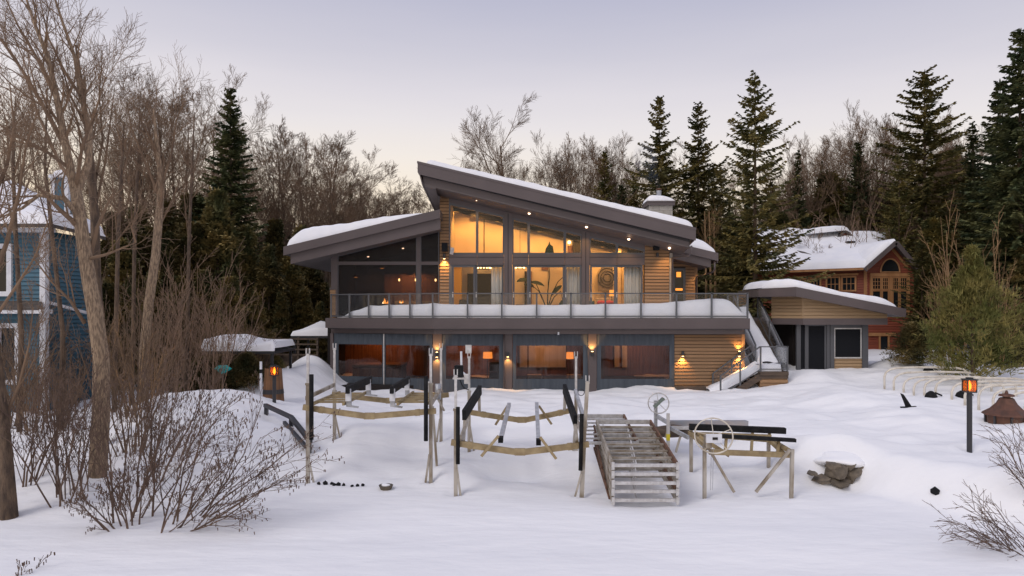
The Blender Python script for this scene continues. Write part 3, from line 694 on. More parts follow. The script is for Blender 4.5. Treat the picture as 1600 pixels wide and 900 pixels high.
def pil(px0, px1, d=-.05): MB().box(PX(px0,YL), PX(px1,YL), YL+d, YL+.25, ZG, ZS+.02).build('pilaster', M['taupe'], house)
pil(676.5,690.5); pil(787,800.5); pil(919,932)
bay(LB, LC, 691, 786.5, [(697,780)]); bay(LB, LC, 801, 918.5, [(806.5,911)]); bay(LB, LC, 932.5, 1053.5, [(939,1046)])
MB().box(PX(518,31.75)+.05, PX(1163,YL)-.1, YL+1.65, YL+1.75, ZG, ZS).build('tmp', M['int_dark'], house) if False else None
bh = MB().prism([Vector((*LA,ZS-.002))+Vector((0,.02,0)), Vector((*LB,ZS-.002))+Vector((0,.02,0)), Vector((*LC,ZS-.002))+Vector((0,.02,0)), Vector((LC[0],YL+.2,ZS-.002)), Vector((LA[0],LA[1]+.2,ZS-.002))], (0,0,.2)).build('header_beam', M['taupe'], house)
# siding on the right
MB().box(PX(1054,YL), LC[0], YL+.036, YL+.2, ZG-.3, ZS).build('wall', M['gap'], house)
siding(house, (PX(1054,YL),YL+.036), (LC[0],YL+.036), ZG, ZS)
MB().box(LC[0]-.1, LC[0]+.0, YL+.2, 37.9, ZG-.3, zdb).build('wall', M['siding'], house)
MB().box(LC[0]-.1, LC[0]+.03, YL-.004, YL+.05, ZG-.3, ZS).build('corner_board', M['siding'], house)
pb = MB().box(PX(1056,YL-.3), PX(1102,YL-.3), YL-.45, YL-.1, .95, PZ(603,YL-.3)); pb.build('ground_bench', M['wood'], house)
# downpipe in front of second pilaster
MB().tube([P(787.5,514,YL-.1),P(787.5,608,YL-.1)], .035, 8).build('downspout', M['taupe'], house, smooth=True)
MB().cbox(P(872.5,521,YD+.25), (.07,.1,.12)).build('outdoor_camera', M['white'], house)
# room inside
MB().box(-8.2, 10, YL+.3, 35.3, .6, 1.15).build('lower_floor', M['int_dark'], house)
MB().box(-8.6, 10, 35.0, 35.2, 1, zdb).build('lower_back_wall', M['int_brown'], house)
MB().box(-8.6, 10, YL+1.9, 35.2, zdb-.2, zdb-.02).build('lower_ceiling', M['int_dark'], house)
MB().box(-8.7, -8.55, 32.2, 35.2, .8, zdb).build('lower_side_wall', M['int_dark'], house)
for x in (-4.1, -.35, 4.3): MB().box(x-.09, x+.09, 32.3, 35.0, 1.1, zdb-.2).build('lower_partition', M['int_brown'], house)
for a, b in ((826,884),(960,968),(972,980),(812,824)):
    MB().box(PX(a,34.9), PX(b,34.9), 34.88, 34.98, PZ(574,34.9), PZ(540,34.9)).build('pale_reflection_panel', M['curtain'], house)  # pale panels stand in for snow and trees reflected in the glass
for x, y, e in ((-2.2,33.4,95),(1.6,33.4,85),(6.2,33.4,80),(-6.5,33.6,90)):  # added fill spots for the lower rooms, screened by a plate in front
    MB().box(x-.16, x+.16, y-.15, y-.13, zdb-.40, zdb-.19).build('wash_fill_baffle', M['int_dark'], house)
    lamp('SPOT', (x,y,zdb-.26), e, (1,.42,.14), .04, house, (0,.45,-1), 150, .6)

# upper right door of the side wall gets its own light
def soffit_light(px, py, Y, e=8, spot=True):
    p = P(px, py, Y); MB().lathe(p, [(.02,-.035),(.05,-.02),(.055,0),(.055,.03)], 12).build('soffit_light', M['spotglow'], house)
    if e: lamp('SPOT', p+Vector((0,0,-.06)), e*2, (1,.55,.2), .03, house, (0,.35,-1), 95, .8)
for px, py, e in ((676,290,14),(745,309,26),(827,330,26),(916.5,351.5,26),(982.5,370.5,22)): soffit_light(px, py+3.5, 30.75, e)
soffit_light(1046,388,30.9,30); soffit_light(1058.5,384.5,31.2,20); soffit_light(1099,415.5,33.4,40)

# ---------------------------------------------------------------- sconces, speakers
def sconce(px, py, Y, label, up, down, h=.20, e=42):
    p = P(px, py, Y); t = thing('wall_sconce', label, 'wall lamp', (p.x, Y-.12, p.z-h/2), 'outdoor wall lamps on the lake house')
    MB().lathe((p.x, Y-.12, p.z-h/2), [(.055,0),(.062,.01),(.062,h-.01),(.055,h)], 16).build('lamp_body', M['black_metal'], t, smooth=False)
    MB().box(p.x-.035, p.x+.035, Y-.08, Y-.004, p.z-.05, p.z+.05).build('wall_bracket', M['black_metal'], t)
    for on, zz, s in ((up, h/2+.012, 1), (down, -h/2-.012, -1)):
        if on:
            MB().lathe((p.x, Y-.12, p.z+zz-.008), [(.045,0),(.045,.016)], 12).build('bulb', M['bulb'], t)
            lamp('SPOT', (p.x, Y-.15, p.z+zz+s*.035), e, (1,.50,.13), .03, t, (0,.42,s), 100, .8)
sconce(683,554,YL-.05,'up and down wall lamp on the narrow pier left of the second lower screen',1,1)
sconce(793.5,553.5,YL-.05,'wall lamp glowing downward on the pier between the second and third lower screens',0,1)
sconce(925,553,YL-.05,'wall lamp glowing upward on the pier between the third and fourth lower screens',1,0,e=60)
sconce(1066,552.5,YL,'wall lamp throwing a cone down the brown siding right of the lower screens',0,1,e=60)
sconce(1154,552.5,YL,'up and down wall lamp on the siding beside the outdoor stairs',1,1,e=60)
sconce(694.5,400.5,YU,'wall lamp shining down below the speaker on the tall siding pier',0,1,.22,60)
sconce(1026.5,398.5,YU,'unlit wall lamp below the speaker on the upper right siding',0,0,.2)
def speaker(px, py, Y, label):
    p = P(px, py, Y); t = thing('outdoor_speaker', label, 'speaker', (p.x, Y-.2, p.z-.19), 'outdoor speakers')
    MB().box(p.x-.13, p.x+.13, Y-.32, Y-.10, p.z-.2, p.z+.2).build('speaker_box', M['black'], t, bevel=.015)
    MB().box(p.x-.11, p.x+.11, Y-.33, Y-.32, p.z-.17, p.z+.17).build('grille', M['screen_black'], t)
    MB().box(p.x-.03, p.x+.03, Y-.10, Y-.003, p.z-.04, p.z+.04).build('wall_bracket', M['black_metal'], t)
speaker(695.5,387,YU,'black box speaker on the tall siding pier left of the windows')
speaker(1024,385,YU,'black box speaker high on the right siding wall under the eave')
p = P(706,392,YU-.25)
MB().bar((p.x-.03,YU-.12,p.z-.14),(p.x+.04,YU-.3,p.z+.14),.16,.04,(0,1,.3)).build('floodlight_panel', M['alu'], house)

# ---------------------------------------------------------------- things inside the upper rooms
def chandelier(px, py, Y, n, r, label):
    c = P(px, py, Y); t = thing('chandelier', label, 'chandelier', (c.x, c.y, c.z), 'chandeliers')
    MB().tube([c+Vector((0,0,-.03)), Vector((c.x, c.y, headz(c.x)-.35))], .012, 6).build('hanging_rod', M['black_metal'], t)
    MB().torus(c+Vector((0,0,-.07)), (0,0,1), r, .012, 24, 6).build('ring_frame', M['black_metal'], t)
    m = MB().cbox((0,0,0),(.055,.055,.19)).mesh('glass_shade', M['bulb'])
    MB().tube([c+Vector((-r,0,-.07)), c+Vector((r,0,-.07))], .01, 6).build('crossbar', M['black_metal'], t)
    for k in range(n):
        a = 2*math.pi*(k+.3)/n; piece('glass_shade', m, t, (c.x+r*math.cos(a), c.y+r*math.sin(a), c.z+.04))
chandelier(756,418,33.4,7,.34,'chandelier with glowing glass shades seen through the left patio door')
chandelier(812.5,417.5,33.4,6,.22,'chandelier with glowing glass shades seen left of the big house plant')
def curtain(px0, px1, Y, label):
    x0, x1 = PX(px0,Y), PX(px1,Y); m = MB(); n = int((x1-x0)/.035); vs = []
    for i in range(n+1):
        x = x0+(x1-x0)*i/n; y = Y+.045*math.sin(i*1.25)
        for z in (DZ+.05, ZB-.05): vs.append((x, y, z))
        for z in (ZB-.05, DZ+.05): vs.append((x, y+.008, z))
    fs = []
    for i in range(n):
        for c in range(4): fs.append((i*4+c, i*4+(c+1)%4, i*4+4+(c+1)%4, i*4+4+c))
    m.v, m.f = vs, fs; tag(m.build('curtain', M['curtain'], smooth=True), label, 'curtain', 'curtains behind the patio doors')
curtain(767.5,785,YU+.35,'sheer grey curtain drawn to the right edge of the left patio doors')
curtain(884.5,906,YU+.35,'pale curtain filling the narrow right pane of the middle patio doors')
curtain(975,1002,YU+.35,'beige curtain behind the right hand patio door panel')
# big plant
t = thing('house_plant', 'large leaved house plant standing behind the middle patio door', 'plant', (PX(855,32.6),32.6,DZ+.03))
MB().lathe((PX(855,32.6),32.6,DZ+.03), [(.22,0),(.28,.35),(.30,.38),(.26,.38)], 20).build('plant_pot', M['int_dark'], t, smooth=True)
stems = [((853,488),(846,462),(838,444),(828,438),(8,)),((855,488),(856,455),(859,430),(858,412),(3,)),((856,488),(862,460),(872,440),(880,433),(8,)),((852,488),(848,468),(842,455),(835,449),(6,)),((857,488),(866,464),(876,455),(879,468),(9,))]
st = MB(); lf = []
for s in stems:
    pts = [P(x, y, 32.6+R.uniform(-.15,.15)) for x, y in s[:-1]]; pts[0] = Vector((PX(855,32.6),32.6,DZ+.35)); st.tube(pts, [.035,.028,.022,.016], 6)
    lf.append((pts[-1], (pts[-1]-pts[-2]).normalized(), s[-1][0]))
st.build('stem', M['leaf'], t, smooth=True)
def leafmesh(p, d, L, w):
    m = MB(); up = Vector((0,-.5,1)); a = d.cross(up).normalized(); vs = []; n = 8
    for i in range(n+1):
        s = i/n; wd = w*math.sin(math.pi*min(1, s*1.02))**.7+.002; c = p+d*(L*s)+Vector((0,0,-.35*L*s*s))
        for k, q in ((-1,0),(0,-.03),(1,0)): vs.append(tuple(c+a*(k*wd)+Vector((0,0,q))))
        for k, q in ((1,0),(0,-.03),(-1,0)): vs.append(tuple(c+a*(k*wd)+Vector((0,0,q+.006))))
    fs = []
    for i in range(n):
        for c in range(6): fs.append((i*6+c, i*6+(c+1)%6, i*6+6+(c+1)%6, i*6+6+c))
    m.add(vs, fs); return m
for p, d, s in lf:
    leafmesh(p, (d+Vector((R.uniform(-.2,.5)*(1 if d.x>0 else -1),-.2,-.1))).normalized(), .06*s+.25, .022*s+.06).build('leaf', M['leaf'], t, smooth=True)
leafmesh(P(828,441,32.5), Vector((1,-.2,.1)).normalized(), .7, .2).build('leaf', M['leaf'], t); leafmesh(P(878,446,32.5), Vector((-.9,-.1,-.5)).normalized(), .6, .19).build('leaf', M['leaf'], t)
MB().prism([P(851,397,33.2),P(853,388,33.2),P(857,382,33.2),P(858.5,377,33.2),P(860,382,33.2),P(864,385,33.2),P(866,397,33.2)],(0,.25,0)).build('dark_pointed_cloth', M['leaf'], t); MB().tube([P(856,488,32.7),P(857,396,33.25)],.015,6).build('stem', M['leaf'], t)  # dark green pointed cloth on the ledge, joined to the plant by an added stem
# art panel, lamp, sofa, cushions, chairs
ap = MB(); n = 20; cx = 946.5
pts = [(935,455),(933.5,440),(936,428),(939,418),(948,413.5),(957,415),(959,430),(957,456)]
ap = MB().prism([P(x,y,34.0) for x, y in pts], (0,.06,0)).build('wall_art', mat('grey_stone_art', (.20,.17,.16), .8, col2=(.10,.09,.09), nscale=1.6, contrast=(.45,.55)))
tag(ap, 'tall grey wavy patterned art panel seen behind the right patio door', 'art')
for r_ in (.2,.33,.47): MB().torus(P(949,434,33.97), (0,1,0), r_, .018, 20, 5).build('carved_ring', M['int_dark'], ap)
def shade_lamp(px, py, Y, w, h, fz, label):
    c = P(px, py, Y); t = thing('table_lamp', label, 'lamp', (c.x, c.y, fz), 'lamps with glowing shades')
    MB().lathe((c.x,c.y,c.z-h/2), [(w/2,0),(w/2*.92,h)], 20).build('lamp_shade', M['shade'], t)
    MB().lathe((c.x,c.y,fz), [(.09,0),(.09,.02),(.02,.04),(.015,c.z-h/2-fz)], 12).build('lamp_stem', M['int_dark'], t)
    lamp('POINT', (c.x, c.y-.35, c.z+.1), 7, (1,.5,.2), .1, t)
shade_lamp(956,458,33.4,.25,.3,DZ+.03,'square shaded lamp glowing beside the art panel upstairs')
shade_lamp(762,555,32.6,.46,.30,1.15,'orange shaded lamp seen through the second lower screen')
shade_lamp(890.5,555.5,32.6,.36,.32,1.15,'orange shaded lamp seen through the third lower screen')
def seat(px0, px1, Y, z0, h, name, label, cat, m, m2=None):
    x0, x1 = PX(px0,Y), PX(px1,Y); t = thing(name, label, cat, ((x0+x1)/2, Y, z0))
    MB().box(x0, x1, Y, Y+.6, z0+.1, z0+.42).build('seat', m, t, bevel=.04); MB().box(x0, x1, Y+.5, Y+.68, z0+.42, z0+h).build('backrest', m, t, bevel=.04)
    for sx in (x0+.05, x1-.05):
        for sy in (Y+.05, Y+.6): MB().box(sx-.02, sx+.02, sy-.02, sy+.02, z0, z0+.1).build('leg', M['int_dark'], t)
    return t
seat(716,729,32.9,DZ+.03,.86,'dining_chair','dark dining chair seen through the left patio door','chair',M['int_dark'])
seat(806,822,33.0,DZ+.03,.62,'armchair','dark armchair seen left of the house plant','armchair',M['int_dark'])
seat(866,880,33.4,DZ+.03,.62,'armchair','brown armchair low behind the house plant','armchair',M['int_brown'])
seat(922,931,32.6,DZ+.03,.78,'armchair','teal armchair at the left edge of the right patio door','armchair',M['teal'])
seat(933,962,33.3,DZ+.03,.95,'sofa','beige sofa with red cushions below the art panel','sofa',M['linen'])
for px in (940,952): tag(MB().blob(P(px,474,33.2),(.5,.25,.3),2,px,.1).build('cushion', M['red'], smooth=True), 'red cushion on the left end of the beige sofa' if px==940 else 'red cushion on the right end of the beige sofa', 'cushion', 'red sofa cushions')
# porch pendants and fire bowl
for px, py, nm in ((623.7,437.3,'left of three bare bulbs hanging in the screened porch'),(649.5,437.3,'middle of three bare bulbs hanging in the screened porch'),(680.5,437.6,'right of three bare bulbs hanging in the screened porch')):
    c = P(px, py, 33.8); t = thing('pendant_bulb', nm, 'pendant lamp', (c.x,c.y,c.z), 'bare bulbs in the screened porch')
    MB().blob(c,(.09,.09,.15),2,1,.0).build('bulb', M['bulb'], t, smooth=True); MB().tube([c+Vector((0,0,.07)), (c.x,c.y,whead(c.x)-.1)], .008, 5).build('cord', M['black'], t)
for px, py, w, nm in ((597,418,.34,'domed pendant lamp hanging in the middle of the screened porch'),(556,432,.30,'dim pendant lamp hanging at the left of the screened porch')):
    c = P(px, py, 33.4); t = thing('dome_pendant', nm, 'pendant lamp', (c.x,c.y,c.z), 'domed pendants in the screened porch')
    MB().lathe(c, [(w/2,-.03),(w*.35,.06),(.03,.12)], 18).build('lamp_shade', M['copper'], t, smooth=True)
    MB().lathe(c+Vector((0,0,-.05)), [(w*.25,0),(w*.25,.015)], 12).build('bulb', M['shade'], t); MB().tube([c+Vector((0,0,.12)), (c.x,c.y,whead(c.x)-.1)], .008, 5).build('cord', M['black'], t)
def flame(px, py, Y, s, label):
    c = P(px, py, Y); t = thing('fire_bowl', label, 'fire bowl', (c.x,c.y,DZ+.02), 'fire bowls in the screened porch')
    MB().lathe((c.x,c.y,DZ+.02), [(.12,0),(.10,.02),(.08,c.z-DZ-.25*s),(.32*s,c.z-DZ-.16*s),(.34*s,c.z-DZ-.1*s)], 18).build('bowl', M['black_metal'], t)
    for k in range(5):
        a = R.uniform(-.5,.5)*s*.5; h = s*(R.uniform(.25,.5)-abs(a)*.4); b = Vector((c.x+a,c.y+R.uniform(-.08,.08),c.z-.12*s))
        MB().tube([b, b+Vector((R.uniform(-.04,.04),0,h*.35)), b+Vector((R.uniform(-.05,.05),0,h*.7)), b+Vector((R.uniform(-.03,.03),0,h))], [.05*s,.075*s,.04*s,.004], 8).build('flame', M['flame'] if k else M['flame_core'], t, smooth=True)
flame(603,473,32.2,.62,'larger flame burning in a bowl behind the porch screen'); flame(626,473,32.6,.42,'small flame burning in a bowl beside the larger porch fire')
# lower room furniture
t = thing('covered_hot_tub', 'covered hot tub behind the first lower screens', 'hot tub', (-6.4,33.2,1.15))
MB().box(-7.6,-5.3,32.5,34.3,1.15,1.75).build('tub_shell', M['int_brown'], t, bevel=.05); MB().box(-7.65,-5.25,32.45,34.35,1.75,1.9).build('tub_cover', M['rust'], t, bevel=.06)
for a, b, nm in ((824,846,'pale low cabinet left in the third lower window'),(886,908,'pale low cabinet right in the third lower window')):
    t = thing('low_cabinet', nm, 'cabinet', (PX((a+b)/2,33.2),33.2,1.15), 'pale low cabinets downstairs')
    MB().box(PX(a,33.2),PX(b,33.2),33.0,33.4,1.2,PZ(585,33.2)).build('cabinet_body', M['linen'], t, bevel=.02); MB().box(PX(a,33.2)+.04,PX(b,33.2)-.04,33.04,33.36,1.15,1.2).build('plinth', M['int_dark'], t)
seat(764,780,32.4,1.15,.85,'armchair','dark armchair by the orange lamp behind the second lower screen','armchair',M['int_dark'])

# ---------------------------------------------------------------- chimney on the roof
cy0 = 35.6
ch = thing('chimney', 'pale stone chimney with snow cap and steel flue', 'chimney', (PX(1030,cy0),cy0,7.0))
cx0, cx1 = PX(1014,cy0), PX(1051,cy0); zt = PZ(321,cy0)
MB().box(cx0+.02,cx1-.02,cy0+.02,cy0+1.2,7.0,zt).build('chimney_core', M['stone'], ch)
BL = MB().box(0,1,0,1,0,1).mesh('stone_block', M['stone']); z = 7.6; k = 0
while z < zt-.02:
    x = cx0; h = min(.21, zt-z); first = True
    while x < cx1-.03:
        w = min(cx1-x, (R.uniform(.25,.5) if (k % 2 or not first) else .2)); first = False
        piece('stone_block', BL, ch, (x+.006, cy0-R.uniform(0,.025), z+.006), 0, (w-.012, .1, h-.012)); x += w
    z += h; k += 1
MB().box(cx0-.1,cx1+.1,cy0-.12,cy0+1.3,zt,PZ(315,cy0)).build('cap_slab', M['taupe'], ch)
MB().prism([(cx0-.14,cy0-.16,PZ(316,cy0)),(cx1+.12,cy0-.16,PZ(316,cy0)),(cx1+.12,cy0-.16,PZ(318,cy0)+.12),(cx0-.14,cy0-.16,PZ(318,cy0)+.12)],(0,.06,0)).build('cap_edge', M['taupe'], ch)
snowcap('snow_layer', cx0-.1, cx1+.1, cy0-.1, cy0+1.25, lambda x, y: PZ(315,cy0), lambda t: .34-.12*t, ch, nx=20, ny=8, edge=.35, seed=11)
fc = Vector((PX(1029.5,cy0+.4),cy0+.4,PZ(314,cy0)))
MB().lathe(fc, [(.125,0),(.125,.55),(.135,.56),(.135,.6)], 18).build('flue_pipe', M['galv'], ch, smooth=True)
MB().lathe(fc+Vector((0,0,.6)), [(.09,0),(.09,.06),(.16,.06),(.16,.10),(.03,.14)], 18).build('flue_cap', M['rust'], ch)

# ---------------------------------------------------------------- outdoor stairs
stt = thing('outdoor_stairs', 'snow covered outdoor stairs with glass railings from deck to lawn', 'stairs', (11.2,30,1.2))
LZ = PZ(580.5,28.9); lx0, lx1 = PX(1188.5,28.8), PX(1233,28.8)
MB().box(lx0,lx1,28.82,30.1,LZ-.16,LZ).build('landing', M['wood'], stt)
MB().box(lx0,lx1-.01,28.85,30.1,LZ-.30,LZ-.162).build('landing_rim', M['wood'], stt)
zz = LZ-.32
while zz > .9:
    piece('siding_board', BOARD, stt, (lx0-.35*max(0,(LZ-zz-.45)), 28.88, zz-.15), 0, (lx1-lx0-.02+.35*max(0,(LZ-zz-.45)),1,1)); zz -= .15
MB().box(lx0+.02,lx1-.03,28.9,30.1,.7,LZ-.3).build('landing_base', M['siding'], stt)
# lower flight going left
ns_ = 6; lx_end = PX(1140,28.9); gzb = .93
STEP = MB().box(0,1,0,1,-.05,0).mesh('tread', M['wood'])
for i in range(ns_):
    x = lx0-(i+1)*(lx0-lx_end)/ns_; z = LZ-(i+1)*(LZ-gzb)/(ns_+.2)
    piece('tread', STEP, stt, (x, 28.84, z), 0, ((lx0-lx_end)/ns_+.03, 1.2, 1))
    piece('riser', STEP, stt, (x+(lx0-lx_end)/ns_-.02, 28.87, z+.05), 0, (.03, 1.15, 3.2))
MB().bar((lx0,28.86,LZ-.22),(lx_end-.25,28.86,gzb-.24),.05,.26).build('stringer', M['wood'], stt)
def rampsnow(name, p0, p1, w, wid_dir, th, seed, nu=26, nw=10):
    p0, p1, wd = Vector(p0), Vector(p1), Vector(wid_dir).normalized(); m = MB(); vs = []
    for i in range(nu+1):
        u = i/nu; c = p0+(p1-p0)*u
        for j in range(nw+1):
            v = j/nw; e = min(1, v/.12, (1-v)/.12); e = math.sqrt(max(0, 1-(1-e)**2))
            ww = w*(1+.10*noise.noise(Vector((u*4, seed, 0)))); h = th*e*(1+.3*noise.noise(Vector((u*5, v*2, seed))))
            q = c+wd*(ww*(v-.5)); vs.append((q.x, q.y, q.z+h))
    fs = [(i*(nw+1)+j, i*(nw+1)+j+1, (i+1)*(nw+1)+j+1, (i+1)*(nw+1)+j) for i in range(nu) for j in range(nw)]
    m.v, m.f = vs, fs; return m.build(name, M['roof_snow'], stt, smooth=True)
rampsnow('snow_layer', (lx0+.15,29.62,LZ+.0), (lx_end-.75,29.62,gzb-.18), .95, (0,1,0), .33, 2)
rampsnow('snow_layer', (lx0+.04,29.5,LZ), (lx1-.25,29.5,LZ), 1.1, (0,1,0), .28, 4, nu=10)
# upper flight, toward the deck
ux0, ux1 = 10.75, 11.85; uy0, uy1 = 30.15, 32.95; NU = 13
for i in range(NU):
    y = uy0+(uy1-uy0)*i/NU; z = LZ+(DZ-LZ)*(i+1)/(NU+1)
    piece('tread', STEP, stt, (ux0, y, z), 0, (ux1-ux0, (uy1-uy0)/NU+.03, 1))
    piece('riser', STEP, stt, (ux0, y, z-.05), 0, (ux1-ux0, .02, 2.6))
for x in (ux0-.03, ux1+.03): MB().bar((x,uy0-.1,LZ-.1),(x,uy1,DZ-.15),.05,.26).build('stringer', M['wood'], stt)
rampsnow('snow_layer', (ux0+.48,uy0-.5,LZ+.06), (ux0+.40,uy1+.5,DZ+.22), .86, (1,0,0), .30, 7)
sr = MB()
def rpost(x, y, z0, z1, r=.03): sr.box(x-r, x+r, y-r, y+r, z0, z1)
# landing rail (front and right), lower flight rails, upper flight rails
rt = LZ+1.07
for x in (lx0+.03, lx1-.04): rpost(x, 28.88, LZ-.02, rt)
sr.bar((lx0,28.88,rt-.02),(lx1,28.88,rt-.02),.06,.045); sr.bar((lx0,28.88,LZ+.1),(lx1,28.88,LZ+.1),.04,.04)
rpost(lx1-.04, 30.05, LZ, rt); sr.bar((lx1-.04,28.88,rt-.02),(lx1-.04,30.05,rt-.02),.05,.045)
for yy, dx in ((28.88,0),(30.0,-.0)):
    xe = PX(1126,28.88); ze = gzb-.0
    sr.bar((lx0,yy,rt-.02),(xe,yy,gzb+.78),.06,.05); sr.bar((lx0,yy,LZ+.08),(xe,yy,gzb-.05),.04,.04)
    rpost(xe, yy, .7, gzb+.78); xm = (lx0+xe)/2; rpost(xm, yy, .9, (rt+gzb+.78)/2)
for x in (ux0-.03, ux1+.05):
    sr.bar((x,uy0-.1,rt),(x,uy1+.1,DZ+1.05),.06,.05); sr.bar((x,uy0-.1,LZ+.12),(x,uy1+.1,DZ+.10),.04,.04)
    rpost(x, uy0-.1, LZ, rt+.02); rpost(x, uy1+.1, DZ, DZ+1.07); rpost(x, (uy0+uy1)/2, (LZ+DZ)/2, (LZ+DZ)/2+1.07)
    ym = (uy0+uy1)/2
srl = sr.build('stair_railing', M['rail'], stt)
MB().prism([(ux1+.045,uy0,LZ+.15),(ux1+.045,uy1,DZ+.15),(ux1+.045,uy1,DZ+.98),(ux1+.045,uy0,LZ+1.0)], (.012,0,0)).build('glass_panel', M['frost_glass'], srl)
MB().prism([(ux0-.035,uy0,LZ+.15),(ux0-.035,uy1,DZ+.15),(ux0-.035,uy1,DZ+.98),(ux0-.035,uy0,LZ+1.0)], (.012,0,0)).build('glass_panel', M['rail_glass'], srl)
MB().box(lx0+.07,lx1-.08,28.87,28.882,LZ+.14,rt-.05).build('glass_panel', M['rail_glass'], srl)
MB().box(lx1-.05,lx1-.038,28.95,30.0,LZ+.14,rt-.05).build('glass_panel', M['rail_glass'], srl)
for yy in (28.88,30.0):
    xe = PX(1126,28.88); MB().prism([(xe+.04,yy-.006,gzb+.02),(lx0-.05,yy-.006,LZ+.13),(lx0-.05,yy-.006,rt-.07),(xe+.04,yy-.006,gzb+.74)], (0,.012,0)).build('glass_panel', M['rail_glass'], srl)
# ---------------------------------------------------------------- garden pavilion (shed)
SY = 30.5; SC0 = (PX(1254,SY),SY); SCL = (PX(1206,31.9),31.9); SR = (PX(1386,SY),SY)
shed = thing('garden_shed', 'small tan garden shed with slanting snowy roof and dark window right of the stairs', 'shed', (15, 31, 1.6))
hz0, hz1 = PZ(507.5,SY), PZ(497.5,SY); RYs = 30.0; rcx = PX(1244,RYs); rcz = PZ(448.9,RYs); rrx = PX(1416,RYs)
def zsh(x, y=30): return rcz-(.1995*(x-rcx) if x > rcx else -.02*(rcx-x)*-1)
rth = .36
rf = MB().prism([(rcx,RYs+.05,rcz),(rrx,RYs+.05,zsh(rrx)),(rrx,34.5,zsh(rrx)),(rcx,34.5,rcz)], (0,0,-rth+.02)).build('roof', M['soffit'], shed)
MB().prism([(rcx,RYs+.05,rcz),(rcx,34.5,rcz),(PX(1186,31.6),34.5,PZ(452,31.6)),(PX(1186,31.6),31.6,PZ(452,31.6))], (0,0,-rth+.02)).build('roof_wing', M['soffit'], rf)
MB().prism([(rcx,RYs,rcz-.40),(rrx,RYs,zsh(rrx)-.34),(rrx,RYs,zsh(rrx)+.02),(rcx,RYs,rcz+.02)], (0,.05,0)).build('fascia_board', M['taupe'], rf)
lx = PX(1185,31.6)
MB().prism([(lx,31.6,PZ(464,31.6)),(rcx-.003,RYs,rcz-.40),(rcx-.003,RYs,rcz+.02),(lx,31.6,PZ(451.6,31.6))], (.03,.05,0)).build('fascia_board', M['taupe'], rf)
snowcap('snow_layer', PX(1190,31.6), PX(1405,RYs), RYs+.12, 34.2, zsh, lambda t: .36*(1-.25*t)+.05*math.sin(9*t), rf, nx=60, edge=.45, seed=21, y0f=lambda x: RYs+.12+max(0,(rcx+.1-x))*1.35)
def zfb(x): return zsh(x)-.30
siding(shed, SC0, SR, hz1, rcz-.2, BOARD_SHED, top=lambda t: zfb(SC0[0]+t*(SR[0]-SC0[0])))
siding(shed, SCL, SC0, hz1, rcz-.3, BOARD_SHED)
b = MB(); b.prism([(SC0[0],SY+.02,hz1),(SR[0],SY+.02,hz1),(SR[0],SY+.02,zfb(SR[0])),(SC0[0],SY+.02,rcz-.3)],(0,.15,0)); b.build('gable_wall', M['shedside'], shed)
b = MB(); wallbox(b, (SCL[0]+.02,SCL[1]+.02), (SC0[0]+.02,SC0[1]+.02), hz1, rcz-.3, .15); b.build('gable_wall', M['shedside'], shed)
MB().box(SC0[0]-.02,SC0[0]+.03,SY-.045,SY+.02,hz1,rcz-.33).build('corner_trim', M['shedside'], shed)
b = MB(); wallbox(b, (SC0[0]-.0,SY-.06), (SR[0]+.0,SY-.06), hz0, hz1, .25); b.build('header_beam', M['taupe'], shed)
b = MB(); wallbox(b, (SCL[0]-.02,SCL[1]-.06), (SC0[0]-.003,SC0[1]-.06), hz0+.003, hz1-.003, .25); b.build('header_beam', M['taupe'], shed)
LYs = 30.9; shz = 1.35
def shp(px0, px1, z0, z1, name, m, dy=0, th=.12, par=None): return MB().box(PX(px0,LYs),PX(px1,LYs),LYs+dy,LYs+dy+th,z0,z1).build(name, m, par or shed)
shp(1245,1251.5,shz,hz0,'corner_post',M['frame']); shp(1291.5,1296.5,shz,hz0,'post',M['frame'],-.03); shp(1297,1303,shz,hz0,'post',M['frame'],-.05,.2); shp(1347,1356,shz,hz0,'post',M['frame'],-.05,.2)
shp(1252,1258,shz,hz0,'side_light',M['screen_black'],.05,.02)
dr_ = MB(); z0, z1 = PZ(578,LYs), hz0
dr_.box(PX(1258,LYs),PX(1263.5,LYs),LYs,LYs+.06,shz,z1); dr_.box(PX(1288.5,LYs),PX(1291,LYs),LYs,LYs+.06,shz,z1); dr_.box(PX(1263.5,LYs),PX(1288.5,LYs),LYs,LYs+.06,z1-.06,z1); dr_.box(PX(1263.5,LYs),PX(1288.5,LYs),LYs,LYs+.06,shz,z0)
dr_ = dr_.build('door', M['frame'], shed); MB().box(PX(1263.5,LYs),PX(1288.5,LYs),LYs+.02,LYs+.035,z0,z1-.06).build('pane', M['screen_black'], dr_)
wn = MB(); z0, z1 = PZ(558,LYs), PZ(512.5,LYs); a0, a1 = PX(1303.5,LYs), PX(1346.5,LYs)
wn.box(a0,a0+.05,LYs,LYs+.08,z0,z1); wn.box(a1-.05,a1,LYs,LYs+.08,z0,z1); wn.box(a0+.05,a1-.05,LYs,LYs+.08,z1-.05,z1); wn.box(a0,a1,LYs-.02,LYs+.08,z0-.06,z0)
wn = wn.build('window', M['alu'], shed); MB().box(a0+.05,a1-.05,LYs+.02,LYs+.035,z0,z1-.05).build('pane', M['screen_black'], wn)
shp(1303,1347,z1,hz0,'window_head',M['frame']); siding(shed,(PX(1303,LYs),LYs+.04),(PX(1347,LYs),LYs+.04),shz,z0-.06,BOARD_SHED)
MB().box(PX(1303,LYs),PX(1347,LYs),LYs+.042,LYs+.1,shz,z0-.06).build('wall', M['shedside'], shed)
MB().box(PX(1246,LYs)+.05,PX(1356,LYs)-.05,LYs+.6,34,shz,hz0).build('inner_wall', M['int_dark'], shed)

